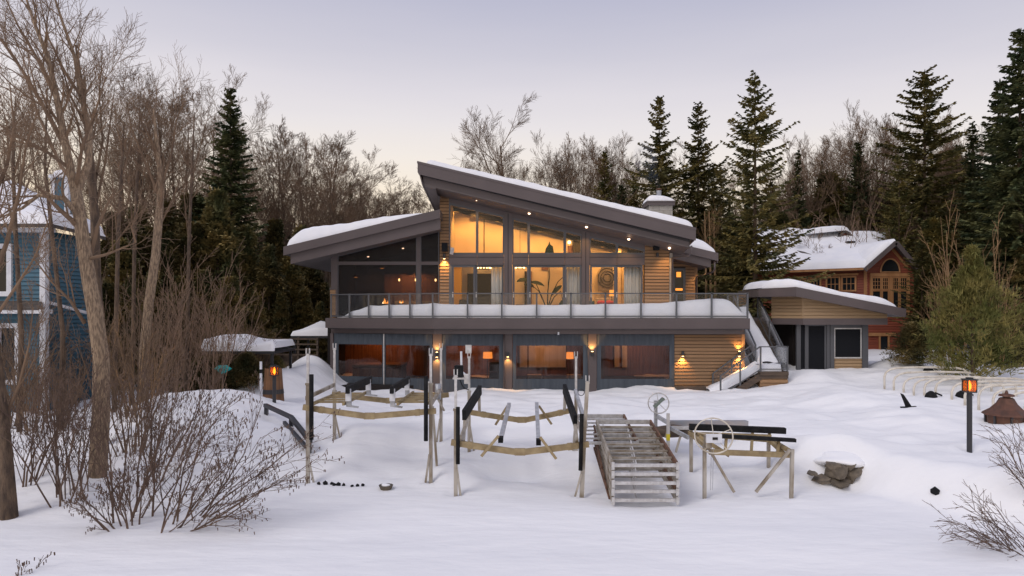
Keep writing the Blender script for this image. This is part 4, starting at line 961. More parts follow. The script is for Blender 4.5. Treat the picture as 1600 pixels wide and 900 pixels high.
# ---------------------------------------------------------------- red cottage behind
def window_grid(parent, A, B, z0, z1, nx, nz, fw, mw, fm, pm, off=.05, arch=False):
    """framed window in the wall plane A-B with separate panes between muntins"""
    A, B = Vector((*A,0)), Vector((*B,0)); d = (B-A).normalized(); L = (B-A).length; n = Vector((d.y,-d.x,0)); fr = MB()
    c = lambda s, z: A+d*s+Vector((0,0,z))
    fr.bar(c(fw/2,z0)+n*.0, c(fw/2,z1)+n*.0, fw, off*2, n); fr.bar(c(L-fw/2,z0), c(L-fw/2,z1), fw, off*2, n)
    fr.bar(c(fw,z1-fw/2), c(L-fw,z1-fw/2), off*2, fw); fr.bar(c(fw,z0+fw/2), c(L-fw,z0+fw/2), off*2, fw)
    pw = (L-2*fw-(nx-1)*mw)/nx; ph = (z1-z0-2*fw-(nz-1)*mw)/nz
    for i in range(1, nx): s = fw+i*pw+(i-.5)*mw; fr.bar(c(s,z0+fw), c(s,z1-fw), mw, off, n)
    for j in range(1, nz): z = z0+fw+j*ph+(j-.5)*mw; fr.bar(c(fw,z)+n*.003, c(L-fw,z)+n*.003, off, mw)
    w = fr.build('window', fm, parent)
    for i in range(nx):
        for j in range(nz):
            s0 = fw+i*(pw+mw); zz0 = z0+fw+j*(ph+mw)
            MB().bar(c(s0,zz0+ph/2), c(s0+pw,zz0+ph/2), .012, ph).build('pane', pm, w)
    return w
GY = 42.7; GA, GB_ = (PX(1357,GY),GY), (PX(1426,GY),GY); gx0, gx1 = GA[0], GB_[0]; gmx = PX(1393,GY); gap = PZ(377,GY); gev = PZ(412,GY)
cot = thing('red_cottage', 'red sided cottage with cedar trimmed windows and thick snow on its gabled roof', 'house', (20, 45, 1.7))
gm = MB().prism([(gx0,GY+.036,1.2),(gx1,GY+.036,1.2),(gx1,GY+.036,gev),(gmx,GY+.036,gap-.1),(gx0,GY+.036,gev)], (0,.2,0)); gm.build('gable_wall', M['redwood'], cot)
siding(cot, (gx0,GY+.036), (gx1,GY+.036), 1.6, gap-.1, BOARD_RED, top=None if False else (lambda t: gev+(gap-gev)*(1-abs((gx0+t*(gx1-gx0))-gmx)/((gx1-gx0)/2))-.05), h=.16) if False else None
z = 1.6
while z < gap-.2:
    if z < gev-.1: a, b = gx0, gx1
    else:
        k = (gap-z-.15)/(gap-gev); a, b = gmx-(gmx-gx0)*k, gmx+(gx1-gmx)*k
    if b-a > .1: piece('siding_board', BOARD_RED, cot, (a, GY+.036, z), 0, (b-a,1,1.07))
    z += .16
MB().box(gx1-.02,gx1+.1,GY+.03,50,1.2,gev).build('side_wall', M['redwood'], cot)
SA = (PX(1180,47.5),47.5)
sm_ = MB(); wallbox(sm_, SA, (gx0,GY+.04), 1.2, gev+.1, .2); sm_.build('side_wall', M['redwood'], cot)
dv = Vector((gx0-SA[0], GY-SA[1], 0)); Ls = dv.length; dvn = dv.normalized(); nn = Vector((dvn.y,-dvn.x,0))
siding(cot, (SA[0]+nn.x*.005,SA[1]+nn.y*.005), (gx0+nn.x*.005,GY+nn.y*.005), 5.2, gev, BOARD_RED, h=.16)
def sp_(px): return hitp(px, SA, (gx0,GY))
def onn(p, k=.06): return (p[0]+nn.x*k, p[1]+nn.y*k)
ztw0, ztw1 = PZ(456,44), PZ(431.5,43.6)
for a, b in ((1291,1314),(1315,1339)): window_grid(cot, onn(sp_(a)), onn(sp_(b)), ztw0, ztw1, 3, 2, .1, .035, M['cedartrim'], M['pane_dark'])
for a, b in ((1250,1265),(1266,1284)): window_grid(cot, onn(sp_(a)), onn(sp_(b)), ztw0-.1, ztw1-.05, 3, 2, .1, .035, M['cedartrim'], M['pane_dark'])
for a, b, z in ((1284,1342,ztw1+.1),(1246,1287,ztw1+.03)): MB().bar(Vector((*onn(sp_(a)),z)), Vector((*onn(sp_(b)),z)), .12, .13).build('trim_board', M['cedartrim'], cot)
MB().bar(Vector((*onn(sp_(1353)),4)), Vector((*onn(sp_(1353)),gev-.05)), .2, .06, (0,-1,0)).build('trim_board', M['cedartrim'], cot)
# gable windows
yy = GY-.03
for a, b in ((1361.5,1376.5),(1377,1388.5),(1393.5,1404.5),(1405,1417.5)):
    window_grid(cot, (PX(a,GY),yy), (PX(b,GY),yy), PZ(453,GY), PZ(433,GY), 3, 3, .07, .03, M['cedartrim'], M['pane_dark'])
    window_grid(cot, (PX(a,GY),yy), (PX(b,GY),yy), PZ(490,GY), PZ(453.5,GY), 1, 1, .07, .03, M['cedartrim'], M['pane_dark'])
MB().box(PX(1388.8,GY),PX(1393.2,GY),yy-.06,yy+.05,PZ(490,GY),PZ(432.5,GY)).build('trim_board', M['cedartrim'], cot)
MB().box(PX(1359,GY),PX(1420.5,GY),yy-.07,yy+.05,PZ(432.3,GY),PZ(427,GY)).build('trim_board', M['cedartrim'], cot)
for a in (1359,1418): MB().box(PX(a,GY),PX(a+2.4,GY),yy-.07,yy+.05,PZ(492,GY),PZ(432.5,GY)).build('trim_board', M['cedartrim'], cot)
ac = P(1390.5,425.5,GY); arc = [(ac.x+.60*math.cos(t*math.pi/14), yy-.03, ac.z+.84*math.sin(t*math.pi/14)) for t in range(15)]
aw = MB().tube(arc, .05, 6); aw.tube([(ac.x-.62,yy-.03,ac.z),(ac.x+.62,yy-.03,ac.z)], .05, 6); aw = aw.build('arched_window', M['cedartrim'], cot)
MB().prism([(x, yy-.01, z) for x, _, z in arc], (0,.03,0)).build('pane', M['pane_dark'], aw)
MB().box(PX(1376,GY),PX(1386,GY),yy-.02,yy+.03,PZ(552,GY),PZ(526,GY)).build('lower_window', M['pane_dark'], cot)
MB().box(PX(1357,GY),PX(1400,GY),yy-.05,yy+.03,PZ(525,GY),PZ(520,GY)).build('trim_board', M['cedartrim'], cot)
for a in (1373,1387): MB().box(PX(a,GY),PX(a+2.2,GY),yy-.05,yy+.03,PZ(555,GY),PZ(525.5,GY)).build('trim_board', M['cedartrim'], cot)
# gable roof
gr = MB()
rl0, rr0 = (PX(1351,GY-.5), PZ(419,GY-.5)), (PX(1434,GY-.5), PZ(416,GY-.5)); ra = (gmx, PZ(376,GY-.5))
gr.prism([(rl0[0],GY-.5,rl0[1]),(ra[0],GY-.5,ra[1]),(ra[0],GY-.5,ra[1]-.16),(rl0[0],GY-.5,rl0[1]-.14)], (0,7,0))
gr.prism([(ra[0],GY-.5,ra[1]),(rr0[0],GY-.5,rr0[1]),(rr0[0],GY-.5,rr0[1]-.14),(ra[0],GY-.5,ra[1]-.16)], (0,7,0))
gro = gr.build('roof', M['shingle'], cot)
for e in (rl0, rr0): MB().bar((e[0],GY-.53,e[1]-.12),(ra[0],GY-.53,ra[1]-.12),.07,.26,(0,0,1)).build('barge_board', M['taupe'], gro)
for e in (rl0, rr0):
    s = 1 if e is rl0 else -1
    MB().bar((e[0]+s*.35,GY-.02,e[1]-.28+.24),(ra[0]+s*.0,GY-.02,ra[1]-.42),.05,.14).build('trim_board', M['cedartrim'], gro)
def zg(x, y):
    if x < ra[0]: return rl0[1]+(ra[1]-rl0[1])*(x-rl0[0])/(ra[0]-rl0[0])
    return rr0[1]+(ra[1]-rr0[1])*(rr0[0]-x)/(rr0[0]-ra[0])
snowcap('snow_layer', rl0[0]+.1, rr0[0]-.03, GY-.42, 49, lambda x, y: zg(x, y)-.04*abs(x-ra[0])*0, lambda t: .10+.30*(t<.5)*(1-abs(t-.25)*1.2)+.06, gro, nx=36, edge=.3, seed=31)
# main roof, facing the lake
ev0 = Vector((PX(1180,47)-.3, 47.0, PZ(424,46.6))); ev1 = Vector((PX(1356,42.2),42.2,PZ(418,42.2))); rg0 = Vector((PX(1180,50),50.6,PZ(362,50.6))); rg1 = Vector((PX(1392,49),49.2,PZ(374,49.2)))
MB().prism([v+Vector((0,0,-.30)) if i_ > 1 else v+Vector((0,0,-.02)) for i_, v in enumerate((ev0,ev1,rg1,rg0))], (0,0,-.15)).build('main_roof', M['shingle'], cot)
def bil(u, v): return (ev0*(1-u)+ev1*u)*(1-v)+(rg0*(1-u)+rg1*u)*v
def snowquad(name, fn, th, parent, nu=60, nv=16, seed=0, mt=None):
    m = MB(); vs = []
    for i in range(nu+1):
        for j in range(nv+1):
            u, v = i/nu, (j/nv)**1.4; p = fn(u, v); e = min(1, v/.05+.0, u/.02+.05, (1-u)/.02+.05); e = math.sqrt(max(0,1-(1-e)**2))
            h = th(u, v)*e*(1+.18*noise.noise(Vector((p.x*.5,p.y*.5,seed)))+.06*noise.noise(Vector((p.x*2,p.y*2,seed)))); vs.append((p.x,p.y,p.z+h+.01))
    fs = [(i*(nv+1)+j,(i+1)*(nv+1)+j,(i+1)*(nv+1)+j+1,i*(nv+1)+j+1) for i in range(nu) for j in range(nv)]
    m.v, m.f = vs, fs; return m.build(name, mt or M['roof_snow'], parent, smooth=True)
snowquad('snow_layer', bil, lambda u, v: .42+.05*math.sin(u*9), cot, seed=2)
MB().bar(ev0+Vector((0,-.04,-.08)), ev1+Vector((0,-.04,-.08)), .1, .13).build('gutter', M['cedartrim'], cot)
# small back gable
bx, by = PX(1316,49.0), 48.6; bz = PZ(364,by); hw = .9; bb = PZ(381,by)
MB().prism([(bx-hw,by,bb),(bx+hw,by,bb),(bx,by,bz)], (0,2,0)).build('small_gable', M['redwood'], cot)
MB().prism([(bx-hw-.2,by-.2,bb-.05),(bx,by-.2,bz+.05),(bx,by-.2,bz+.20),(bx-hw-.2,by-.2,bb+.10)], (0,2.4,0)).build('small_gable_roof', M['shingle'], cot)
MB().prism([(bx+hw+.2,by-.2,bb-.05),(bx,by-.2,bz+.05),(bx,by-.2,bz+.20),(bx+hw+.2,by-.2,bb+.10)], (0,2.4,0)).build('small_gable_roof', M['shingle'], cot)
snowcap('snow_layer', bx-2.6, bx+.3, by-.25, by+2.2, lambda x, y: bz+.15-(abs(x-bx)*.55 if x>bx else .1*abs(x-bx)), lambda t: .42, cot, nx=24, ny=8, edge=.5, seed=14)
for px, py in ((1243,367),(1329,377)): MB().cbox(P(px,py+1,46.8),(.5,.4,.1)).build('roof_vent', M['black_metal'], cot)

# ---------------------------------------------------------------- blue house on the left
BY = 24.0; bxr = PX(66,BY)
blu = thing('blue_house', 'blue clapboard house with white trim and snowy hip roof behind the trees at left', 'house', (-19, 26, 1.2))
MB().box(-25,bxr,BY+.036,BY+.3,.8,PZ(362,BY)).build('wall', M['blue'], blu)
UW = (-25, PX(20,BY), PZ(463,BY), PZ(381,BY)); LW = (PX(-10,BY), PX(33,BY), PZ(600,BY), PZ(505,BY))
W_ = bxr+25
siding(blu, (-25,BY+.036), (bxr,BY+.036), 1.0, PZ(362,BY), BOARD_BLUE, h=.15, holes=[((PX(-14,BY)+25)/W_,(PX(20,BY)+25)/W_,UW[2],UW[3]),((PX(-2,BY)+25)/W_,(PX(33,BY)+25)/W_,LW[2],LW[3])])
MB().box(bxr-.1,bxr-.02,BY+.3,27.2,.8,7.3).build('side_wall', M['blue'], blu)
siding(blu, (bxr-.02,BY+.1), (bxr-.02,27.2), 1.0, 7.25, BOARD_BLUE, h=.15)
MB().box(PX(63,BY),bxr+.13,BY-.05,BY+.16,.9,PZ(364,BY)).build('corner_trim', M['white'], blu)
MB().box(-25,PX(78,BY-.3),BY-.35,BY+.0,PZ(363.5,BY),PZ(357.5,BY)).build('eave_trim', M['white'], blu)
MB().box(-25,PX(74,BY-.3),BY-.5,BY-.02,PZ(490,BY),PZ(483.5,BY)).build('belt_trim', M['white'], blu)
MB().prism([(-25,BY-.52,PZ(483,BY)),(-25,BY-.0,PZ(470,BY)),(PX(66,BY),BY-.0,PZ(470,BY)),(PX(76,BY),BY-.52,PZ(483,BY))],(0,0,-.03)).build('skirt_roof', M['shingle'], blu)
MB().bar((PX(66,BY),BY-.0,PZ(470,BY)),(PX(92,BY+.0),BY+1.6,PZ(489,BY)),.08,.10).build('skirt_trim', M['white'], blu)
for (a, b, c, d) in ((-14,20,463,381),(-4,33,601,505)):
    w = window_grid(blu, (PX(a,BY),BY-.02), (PX(b,BY),BY-.02), PZ(c,BY), PZ(d,BY), 1, 1, .17, .05, M['white'], M['pane_dark'], off=.07)
BR = [Vector((-26,23.3,7.42)), Vector((PX(79,23.3),23.3,7.42)), Vector((-20.6,28,9.5)), Vector((-26,28,9.5))]
MB().prism(BR, (0,0,-.12)).build('roof', M['shingle'], blu)
BR2 = [BR[1], Vector((-16.3,27.4,7.42)), BR[2], BR[2]+Vector((.01,.02,0))]
MB().prism([BR2[0],BR2[1],BR2[2]], (0,0,-.12)).build('roof', M['shingle'], blu)
snowquad('snow_layer', lambda u, v: (BR[0]*(1-u)+BR[1]*u)*(1-v)+(BR[3]*(1-u)+BR[2]*u)*v, lambda u, v: .34, blu, seed=5)
snowquad('snow_layer', lambda u, v: (BR2[0]*(1-u)+BR2[1]*u)*(1-v)+BR2[2]*v, lambda u, v: .34, blu, nu=24, seed=6)
dx0, dx1 = PX(80,26), PX(107,26)
MB().box(dx0+.05,dx1-.05,26,26.7,8.0,PZ(278,26)).build('chimney_box', M['blue'], blu)
for x in (dx0, dx1-.14): MB().box(x,x+.14,25.96,26.1,8.0,PZ(276,26)).build('corner_trim', M['white'], blu)
MB().box(dx0-.05,dx1+.05,25.9,26.8,PZ(278,26),PZ(273,26)).build('chimney_cap', M['white'], blu)
MB().blob(((dx0+dx1)/2,26.35,PZ(271,26)),(.85,.9,.4),3,2,.1).build('snow_layer', M['roof_snow'], blu, smooth=True)

# ---------------------------------------------------------------- shelters at left, barrel
def shelter(name, label, x0, x1, y0, y1, zt, rise, th, posts_z, seed):
    t = thing(name, label, 'gazebo', ((x0+x1)/2,(y0+y1)/2,posts_z)); xm, ym = (x0+x1)/2, (y0+y1)/2
    c = [Vector((x0,y0,zt)),Vector((x1,y0,zt)),Vector((x1,y1,zt)),Vector((x0,y1,zt))]; ap_ = Vector((xm,ym,zt+rise)); m = MB()
    m.add([tuple(v) for v in c]+[tuple(ap_)]+[tuple(v-Vector((0,0,.1))) for v in c], [(0,1,4),(1,2,4),(2,3,4),(3,0,4),(0,5,6,1),(1,6,7,2),(2,7,8,3),(3,8,5,0),(5,8,7,6)])
    m.build('canopy', M['black_metal'], t)
    for v in c: MB().box(v.x+(.1 if v.x<xm else -.2),v.x+(.2 if v.x<xm else -.1),v.y+(.1 if v.y<ym else -.2),v.y+(.2 if v.y<ym else -.1),posts_z,zt-.02).build('post', M['black_metal'], t)
    def fn(u, v):
        x, y = x0+(x1-x0)*u, y0+(y1-y0)*v; k = min(1-abs(2*u-1), 1-abs(2*v-1)); return Vector((x,y,zt+rise*k))
    snowquad('snow_layer', fn, lambda u, v: th*(1+.35*math.sin(5.5*u+seed)), t, nu=30, nv=20, seed=seed); return t
shelter('gazebo','dark canopy shelter under a mound of snow left of the house',-12.6,-9.6,27.6,30.2,2.82,.35,.36,.9,1)
t = shelter('gazebo','dark timber shelter with sloping snowy roof close behind the house corner',-10.7,-8.5,33.0,35.5,3.25,.42,.26,1.2,4)
b = MB()
for zz in (2.35,2.6,2.85,3.1): b.bar((-13.3,33.5,zz),(-9.2,32.4,zz+.03),.05,.07)
for k in range(5): b.box(-13.3+k*1.0,-13.2+k*1.0,33.5-k*.27,33.6-k*.27,1.2,3.2)
b.prism([(-13.3,33.7,1.2),(-9.2,32.6,1.2),(-9.2,32.6,2.4),(-13.3,33.7,2.4)],(0,.05,0)); tag(b.build('timber_fence', M['wood']), 'dark timber rail fence between the snowy shelters', 'fence')
by_ = 25.0; bc = (PX(421,by_),by_+.4,gz(PX(421,by_),by_+.4)-.1)
t = thing('wooden_barrel', 'tall tapered wooden barrel with dark band in the snow', 'barrel', bc)
STV = MB().prism([(-.062,-.40,0),(.062,-.40,0),(.046,-.30,1.35),(-.046,-.30,1.35)],(0,.03,0)).mesh('stave', M['barrel'])
for k in range(20):
    a = 2*math.pi*k/20; piece('stave', STV, t, bc, a)
MB().lathe(Vector(bc)+Vector((0,0,.42)), [(.385,0),(.365,.16)], 24).build('band', M['black_metal'], t); MB().lathe(Vector(bc)+Vector((0,0,1.30)), [(.29,0),(.29,.02)], 20).build('barrel_lid', M['int_dark'], t)
p0 = P(407.5,626,24.4); t = MB().tube([(p0.x,p0.y,gz(p0.x,p0.y)-.1),(p0.x,p0.y,P(407,565,24.4).z)], .045, 10).build('marker_post', M['white'], smooth=True); tag(t,'white marker post standing in front of the wooden barrel','post')
MB().tube([(p0.x,p0.y,P(407,583,24.4).z),(p0.x,p0.y,P(407,577,24.4).z)], .05, 10).build('dark_band', M['black'], t)
c = P(348,576,26); t = thing('plastic_tarp','teal plastic tarp caught in the brush left of the lantern','tarp',(c.x,c.y,gz(c.x,c.y))); MB().blob(c,(.6,.35,.32),2,4,.35).build('crumpled_sheet', M['tealcan'], t)
MB().tube([(c.x,c.y,gz(c.x,c.y)-.1),c],.05,8).build('support', M['wood'], t)

# ---------------------------------------------------------------- post lanterns
def lantern(x, y, ztop, label, w=.24, h=.36):
    zg_ = gz(x, y); t = thing('post_lantern', label, 'lamp post', (x,y,zg_), 'black post lanterns in the snow')
    MB().lathe((x,y,zg_-.3),[(.062,0),(.062,ztop-h-zg_+.3)],18).build('post', M['black_metal'], t, smooth=False)
    z0 = ztop-h; b = MB(); b.cbox((x,y,z0+.015),(w,w,.03)); b.cbox((x,y,ztop-.03),(w+.03,w+.03,.03)); b.cbox((x,y,ztop),(w*.5,w*.5,.04))
    for sx in (-1,1):
        for sy in (-1,1): b.cbox((x+sx*(w/2-.012),y+sy*(w/2-.012),ztop-h/2-.01),(.024,.024,h-.06))
    b.build('lantern_frame', M['black_metal'], t)
    for sx, sy in ((0,-1),(0,1),(1,0),(-1,0)):
        MB().cbox((x+sx*(w/2-.02),y+sy*(w/2-.02),ztop-h/2-.01),(w-.05 if sx==0 else .006,w-.05 if sy==0 else .006,h-.07)).build('lantern_pane', M['lantern_glass'], t)
    MB().lathe((x,y,z0+.05),[(.012,0),(.04,.06),(.045,.13),(.02,.21),(.004,.25)],12).build('flame_bulb', M['bulb'], t, smooth=True)
    lamp('POINT',(x,y,z0+.17),14,(1,.5,.16),.05,t)
lantern(PX(1515,17.3),17.3,PZ(591,17.3),'tall black post lantern glowing orange in the snow at right')
lantern(PX(428.5,23.6),23.6,PZ(571,23.6),'black post lantern glowing orange beside the wooden barrel')
# black handrail
hr = MB(); pts = [P(414,633,22.2),P(455,652,21.0),P(485,690,19.3)]
for a, b in zip(pts, pts[1:]): hr.bar(a,b,.12,.11)
lo = [P(444,660,20.9),P(478,698,19.2)]; hr.bar(lo[0],lo[1],.09,.09)
hr = hr.build('handrail', M['black_metal']); tag(hr,'black handrail descending the snowy bank left of the boat lifts','handrail')
for q, w in ((P(416,633,22.2),.11),(P(455,652,21.0),.11),(P(484,688,19.3),.08)):
    MB().box(q.x-w/2,q.x+w/2,q.y-w/2,q.y+w/2,gz(q.x,q.y)-.3,q.z-.03).build('post', M['black_metal'], hr)

# ---------------------------------------------------------------- boat lifts
def vpost(name, x, y, z0, z1, w, m, par, lean=(0,0)):
    return MB().bar((x,y,z0),(x+lean[0],y+lean[1],z1),w,w,(0,1,0)).build(name,m,par)
def cleat(x, y, z, par, w=.10):
    b = MB(); b.box(x-w/2,x-w/2+.02,y-.03,y+.03,z,z+.16); b.box(x+w/2-.02,x+w/2,y-.03,y+.03,z,z+.16); b.box(x-w/2,x+w/2,y-.03,y+.03,z-.03,z+.02); return b.build('post_fork', M['alu'], par)
def leg(par, x, y, zmid, ztop, brace=(.18,0), low=None):
    g = gz(x,y)-.25
    vpost('leg',x,y,g,zmid,.088,low or M['leg'],par); vpost('leg_extension',x,y,zmid,ztop-.12,.062,M['alu'],par); cleat(x,y,ztop-.13,par)
    MB().bar((x+brace[0],y+brace[1]-.02,g+.15),(x+.03*(1 if brace[0]>0 else -1),y-.06,g+1.0),.05,.05).build('leg_brace',M['leg'],par)
    MB().cbox((x,y,zmid),(.115,.115,.05)).build('collar',M['leg'],par)
def vbeam(par, xa, xb, y, za, zm, zb, h=.14, m=None, name='cradle_beam'):
    xm = (xa+xb)/2; k = .5; xl, xr = xa+(xm-xa)*k, xb-(xb-xm)*k; zl, zr = za+(zm-za)*.56, zb+(zm-zb)*.56
    b = MB(); pts = [(xa,y,za),(xl,y,zl),(xm-.12,y,zm),(xm+.12,y,zm),(xr,y,zr),(xb,y,zb)]
    for p_, q_ in zip(pts, pts[1:]): b.bar(p_,q_,.11,h)
    o = b.build(name,m or M['gold'],par)
    for p_, q_, s in ((pts[0],pts[1],.55),(pts[4],pts[5],.45),(pts[2],pts[3],.5)):
        v = Vector(p_).lerp(Vector(q_), s); dd = (Vector(q_)-Vector(p_)).normalized()*(.06 if s!=.5 else .13); MB().bar(v-dd, v+dd, .125, h+.02).build('beam_sleeve',m or M['gold'],o)
    return o
liftA = thing('boat_lift','left boat lift with gold cradle, black bunks and ladder side frames','boat lift',(-3.7,19,.6),'boat lifts stored on the shore')
for (x, y), ex in zip(LEGS_A, ((.2,0),(-.15,0),(.2,0),(-.15,0))):
    leg(liftA,x,y,PZ(600,17.5) if y<18 else PZ(611,20.5),PZ(546,17.5) if y<18 else PZ(538,20.5),ex)
vbeam(liftA,-5.35,-1.95,17.5,PZ(636,17.5),PZ(650,17.5),PZ(642,17.5)); vbeam(liftA,-5.4,-1.9,20.5,PZ(616,20.5),PZ(626,20.5),PZ(617,20.5))
zc_ = PZ(637,17.5)+.02
MB().bar((-5.27,17.5,PZ(622,17.5)),(-5.33,20.5,PZ(600,20.5)-.02),.06,.10).build('side_rail',M['leg'],liftA)
MB().bar((-2.08,17.5,PZ(632,17.5)),(-2.13,20.5,PZ(607,20.5)),.06,.10).build('side_rail',M['leg'],liftA)
for xa, xb in ((-5.15,-4.35),(-2.95,-2.2)):
    b = MB(); b.bar((xa,17.6,zc_+.06),(xa,20.4,zc_+.03),.06,.08); b.bar((xb,17.6,zc_+.06),(xb,20.4,zc_+.03),.06,.08); L_ = b.build('walk_frame',M['gold'],liftA)
    for k in range(5): MB().bar((xa+.03,18.0+k*.48,zc_+.06),(xb-.03,18.0+k*.48,zc_+.06),.05,.05).build('rung',M['gold'],L_)
for x in (-4.24,-3.1):
    bk = MB().bar((x,17.55,2.40),(x+.02,20.4,2.40),.09,.19).build('bunk_board',M['black'],liftA)
    for y in (17.75,20.2):
        MB().box(x-.06,x+.06,y-.05,y+.05,1.95,2.32).build('bunk_support',M['galv'],liftA); MB().box(x-.07,x+.07,y-.09,y-.05,2.1,2.42).build('bunk_cap',M['white'],liftA)
        MB().bar((x-.05,y,1.97),(x+.25,y,1.93),.08,.04).build('bunk_foot',M['galv'],liftA)
for px, y, a, b in ((486.5,17.35,585,687),(665.5,17.35,588,689)):
    MB().tube([P(px,a,y),P(px,b,y)],.055,10).build('guide_tube',M['black'],liftA,smooth=True)
wp = P(685,612,20.2); MB().tube([wp+Vector((0,-.1,-.22)),wp+Vector((0,-.1,.24))],.09,12).build('winch_drum',M['galv'],liftA,smooth=True)
MB().box(wp.x-.32,wp.x-.2,wp.y-.1,wp.y+.05,wp.z-.2,wp.z+.3).build('winch_plate',M['alu'],liftA); MB().tube([wp+Vector((.02,-.25,-.2)),wp+Vector((.18,-.1,-.55))],.03,6).build('winch_arm',M['leg'],liftA)
xq = PX(681,17.9); MB().bar((xq,18.2,gz(xq,18.2)-.1),(PX(676,18.2),18.2,PZ(635,18.2)),.06,.06,(0,1,0)).build('leg_brace',M['leg'],liftA)

liftB = thing('boat_lift','middle boat lift with tilted gold cradle and black bunk boards','boat lift',(.2,18,.3),'boat lifts stored on the shore')
x, y = LEGS_B[0]; leg(liftB,x,y,PZ(640,16.6),PZ(579,16.6),(.14,0))
x, y = LEGS_B[2]; leg(liftB,x,y,PZ(612,19.6),PZ(551,19.6),(.16,0))
x, y = LEGS_B[3]; leg(liftB,x,y,PZ(612,19.6),PZ(551,19.6),(-.1,0))
x, y = LEGS_B[1]; g = gz(x,y)-.25; fxl = (PX(918,16.6)-x)
b = MB().bar((x,y,g),(x+fxl*.45,y,PZ(690,16.6)),.10,.10,(0,1,0)).build('leg',M['leg'],liftB); MB().bar((x+fxl*.45,y,PZ(690,16.6)),(x+fxl,y,PZ(596,16.6)),.085,.085,(0,1,0)).build('leg_extension',M['leg'],liftB); cleat(x+fxl,y,PZ(597,16.6),liftB)
MB().bar((x-.2,y-.02,g+.15),(x,y-.05,g+.9),.05,.05).build('leg_brace',M['leg'],liftB)
vbeam(liftB,PX(705,16.6),PX(920,16.6),16.6,PZ(691,16.6),PZ(706,16.6),PZ(694,16.6)); vbeam(liftB,PX(733,19.5),PX(898,19.5),19.5,PZ(644,19.5),PZ(656,19.5),PZ(640,19.5))
for (a, b) in (((725,649,17.1),(750,609,19.4)),((899,657,17.1),(882,607,19.4))):
    pa_, pb_ = P(*a), P(*b); MB().bar(pa_,pb_,.10,.26).build('bunk_board',M['black'],liftB)
    for q, yb in ((pa_,16.6),(pb_,19.5)):
        q2 = q+(pb_-pa_).normalized()*(.15 if q is pa_ else -.15); MB().bar((q2.x,q2.y,q2.z-.1),(q2.x,yb,(PZ(690,16.6) if yb<17 else PZ(643,19.5))),.08,.08,(1,0,0)).build('bunk_support',M['leg'],liftB)
for (a, b) in (((782,688,16.9),(795.5,632,19.3)),((841.5,692,16.9),(838.5,631,19.3))):
    pa_, pb_ = P(*a), P(*b); k_ = MB().bar(pa_,pb_,.10,.11).build('keel_bunk',M['galv'],liftB); MB().bar(pa_+Vector((0,-.01,0)),pa_+(pb_-pa_).normalized()*.12,.12,.14).build('end_cap',M['black'],k_)
for (a, b) in (((752,713,16.45),(779,681,16.5)),((869,717,16.45),(844,683,16.5)),((774,664,19.35),(793,634,19.4)),((862,663,19.35),(842,634,19.4))):
    MB().bar(P(*a),P(*b),.06,.09,(0,1,0)).build('cross_brace',M['gold'],liftB)
MB().bar(P(899,611,19.3),P(916,666,16.9),.08,.12).build('side_rail',M['galv'],liftB); MB().bar(P(733,650,19.3),P(716,697,16.8),.08,.10).build('side_rail',M['leg'],liftB)
for px, a, b in ((715.5,636,725),(909,647,735)): MB().tube([P(px,a,16.5),P(px+(-2 if px>800 else 0),b,16.5)],.05,10).build('guide_tube',M['black'],liftB,smooth=True)
c = P(732,545.5,19.6); MB().cbox(c,(.17,.05,.24)).build('solar_panel',M['alu'],liftB)
MB().tube([P(720.5,549,19.4),P(721,580,19.4),P(731,589,19.4)],.032,8).build('conduit',M['white'],liftB)
c = P(717,580,17.4); MB().cbox(c,(.22,.2,.30)).build('winch_motor',M['black'],liftB,bevel=.02); MB().cbox(c+Vector((0,0,-.18)),(.30,.2,.04)).build('motor_shelf',M['alu'],liftB)
c = P(729,592,19.3); MB().cbox(c,(.14,.12,.28)).build('control_box',M['alu'],liftB,bevel=.02)
MB().tube([P(718,592,17.4),P(722,602,17.4),P(726,607,18),P(732,609,19.3)],.014,6).build('cable',M['black'],liftB)
MB().torus(P(908,613,19.2),(0,1,0),.09,.012,16,5).build('winch_ring',M['black_metal'],liftB)

def wheel(par, c, ax, r, name='winch_wheel', m=None):
    w = MB().torus(c,ax,r,.018,32,6).build(name,m or M['alu'],par,smooth=True); ax = Vector(ax).normalized(); a = ax.orthogonal().normalized(); b = ax.cross(a)
    for k in range(5):
        t_ = 2*math.pi*k/5+.3; MB().tube([Vector(c)+(a*math.cos(t_)+b*math.sin(t_))*.04,Vector(c)+(a*math.cos(t_)+b*math.sin(t_))*r],.010,6).build('spoke',m or M['alu'],w)
    return w
liftC = thing('boat_lift','small right hand lift with a large winch wheel and two black bunks','boat lift',(5.7,17.2,.1),'boat lifts stored on the shore')
for i, ((x, y), zt_) in enumerate(zip(LEGS_C,(PZ(695,16.3),PZ(702,16.3),PZ(672,18),PZ(680,18)))):
    vpost('leg',x,y,gz(x,y)-.25,zt_,.078,M['leg'],liftC,(.03 if i==1 else 0,0))
for a, b in (((1107,700),(1147,769)),((1234,703),(1181,769))): MB().bar(P(a[0],a[1],16.25),P(b[0],b[1],16.25),.06,.07,(0,1,0)).build('leg_brace',M['leg'],liftC)
MB().bar(P(1108,706,16.75),P(1234,711,16.75),.08,.13).build('cradle_beam',M['gold'],liftC)
MB().bar(P(1078,678,17.9),P(1202,688,17.9),.08,.10).build('cradle_beam',M['gold'],liftC)
MB().bar(P(1077,676,17.8),P(1106,700,16.4),.07,.10).build('side_rail',M['gold'],liftC); MB().bar(P(1201,685,17.8),P(1236,706,16.4),.07,.10).build('side_rail',M['gold'],liftC)
MB().bar(P(1092,682,17.2),P(1140,712,16.9),.06,.09).build('cross_brace',M['gold'],liftC); MB().bar(P(1200,686,17.4),P(1226,710,16.8),.07,.09).build('cross_brace',M['gold'],liftC)
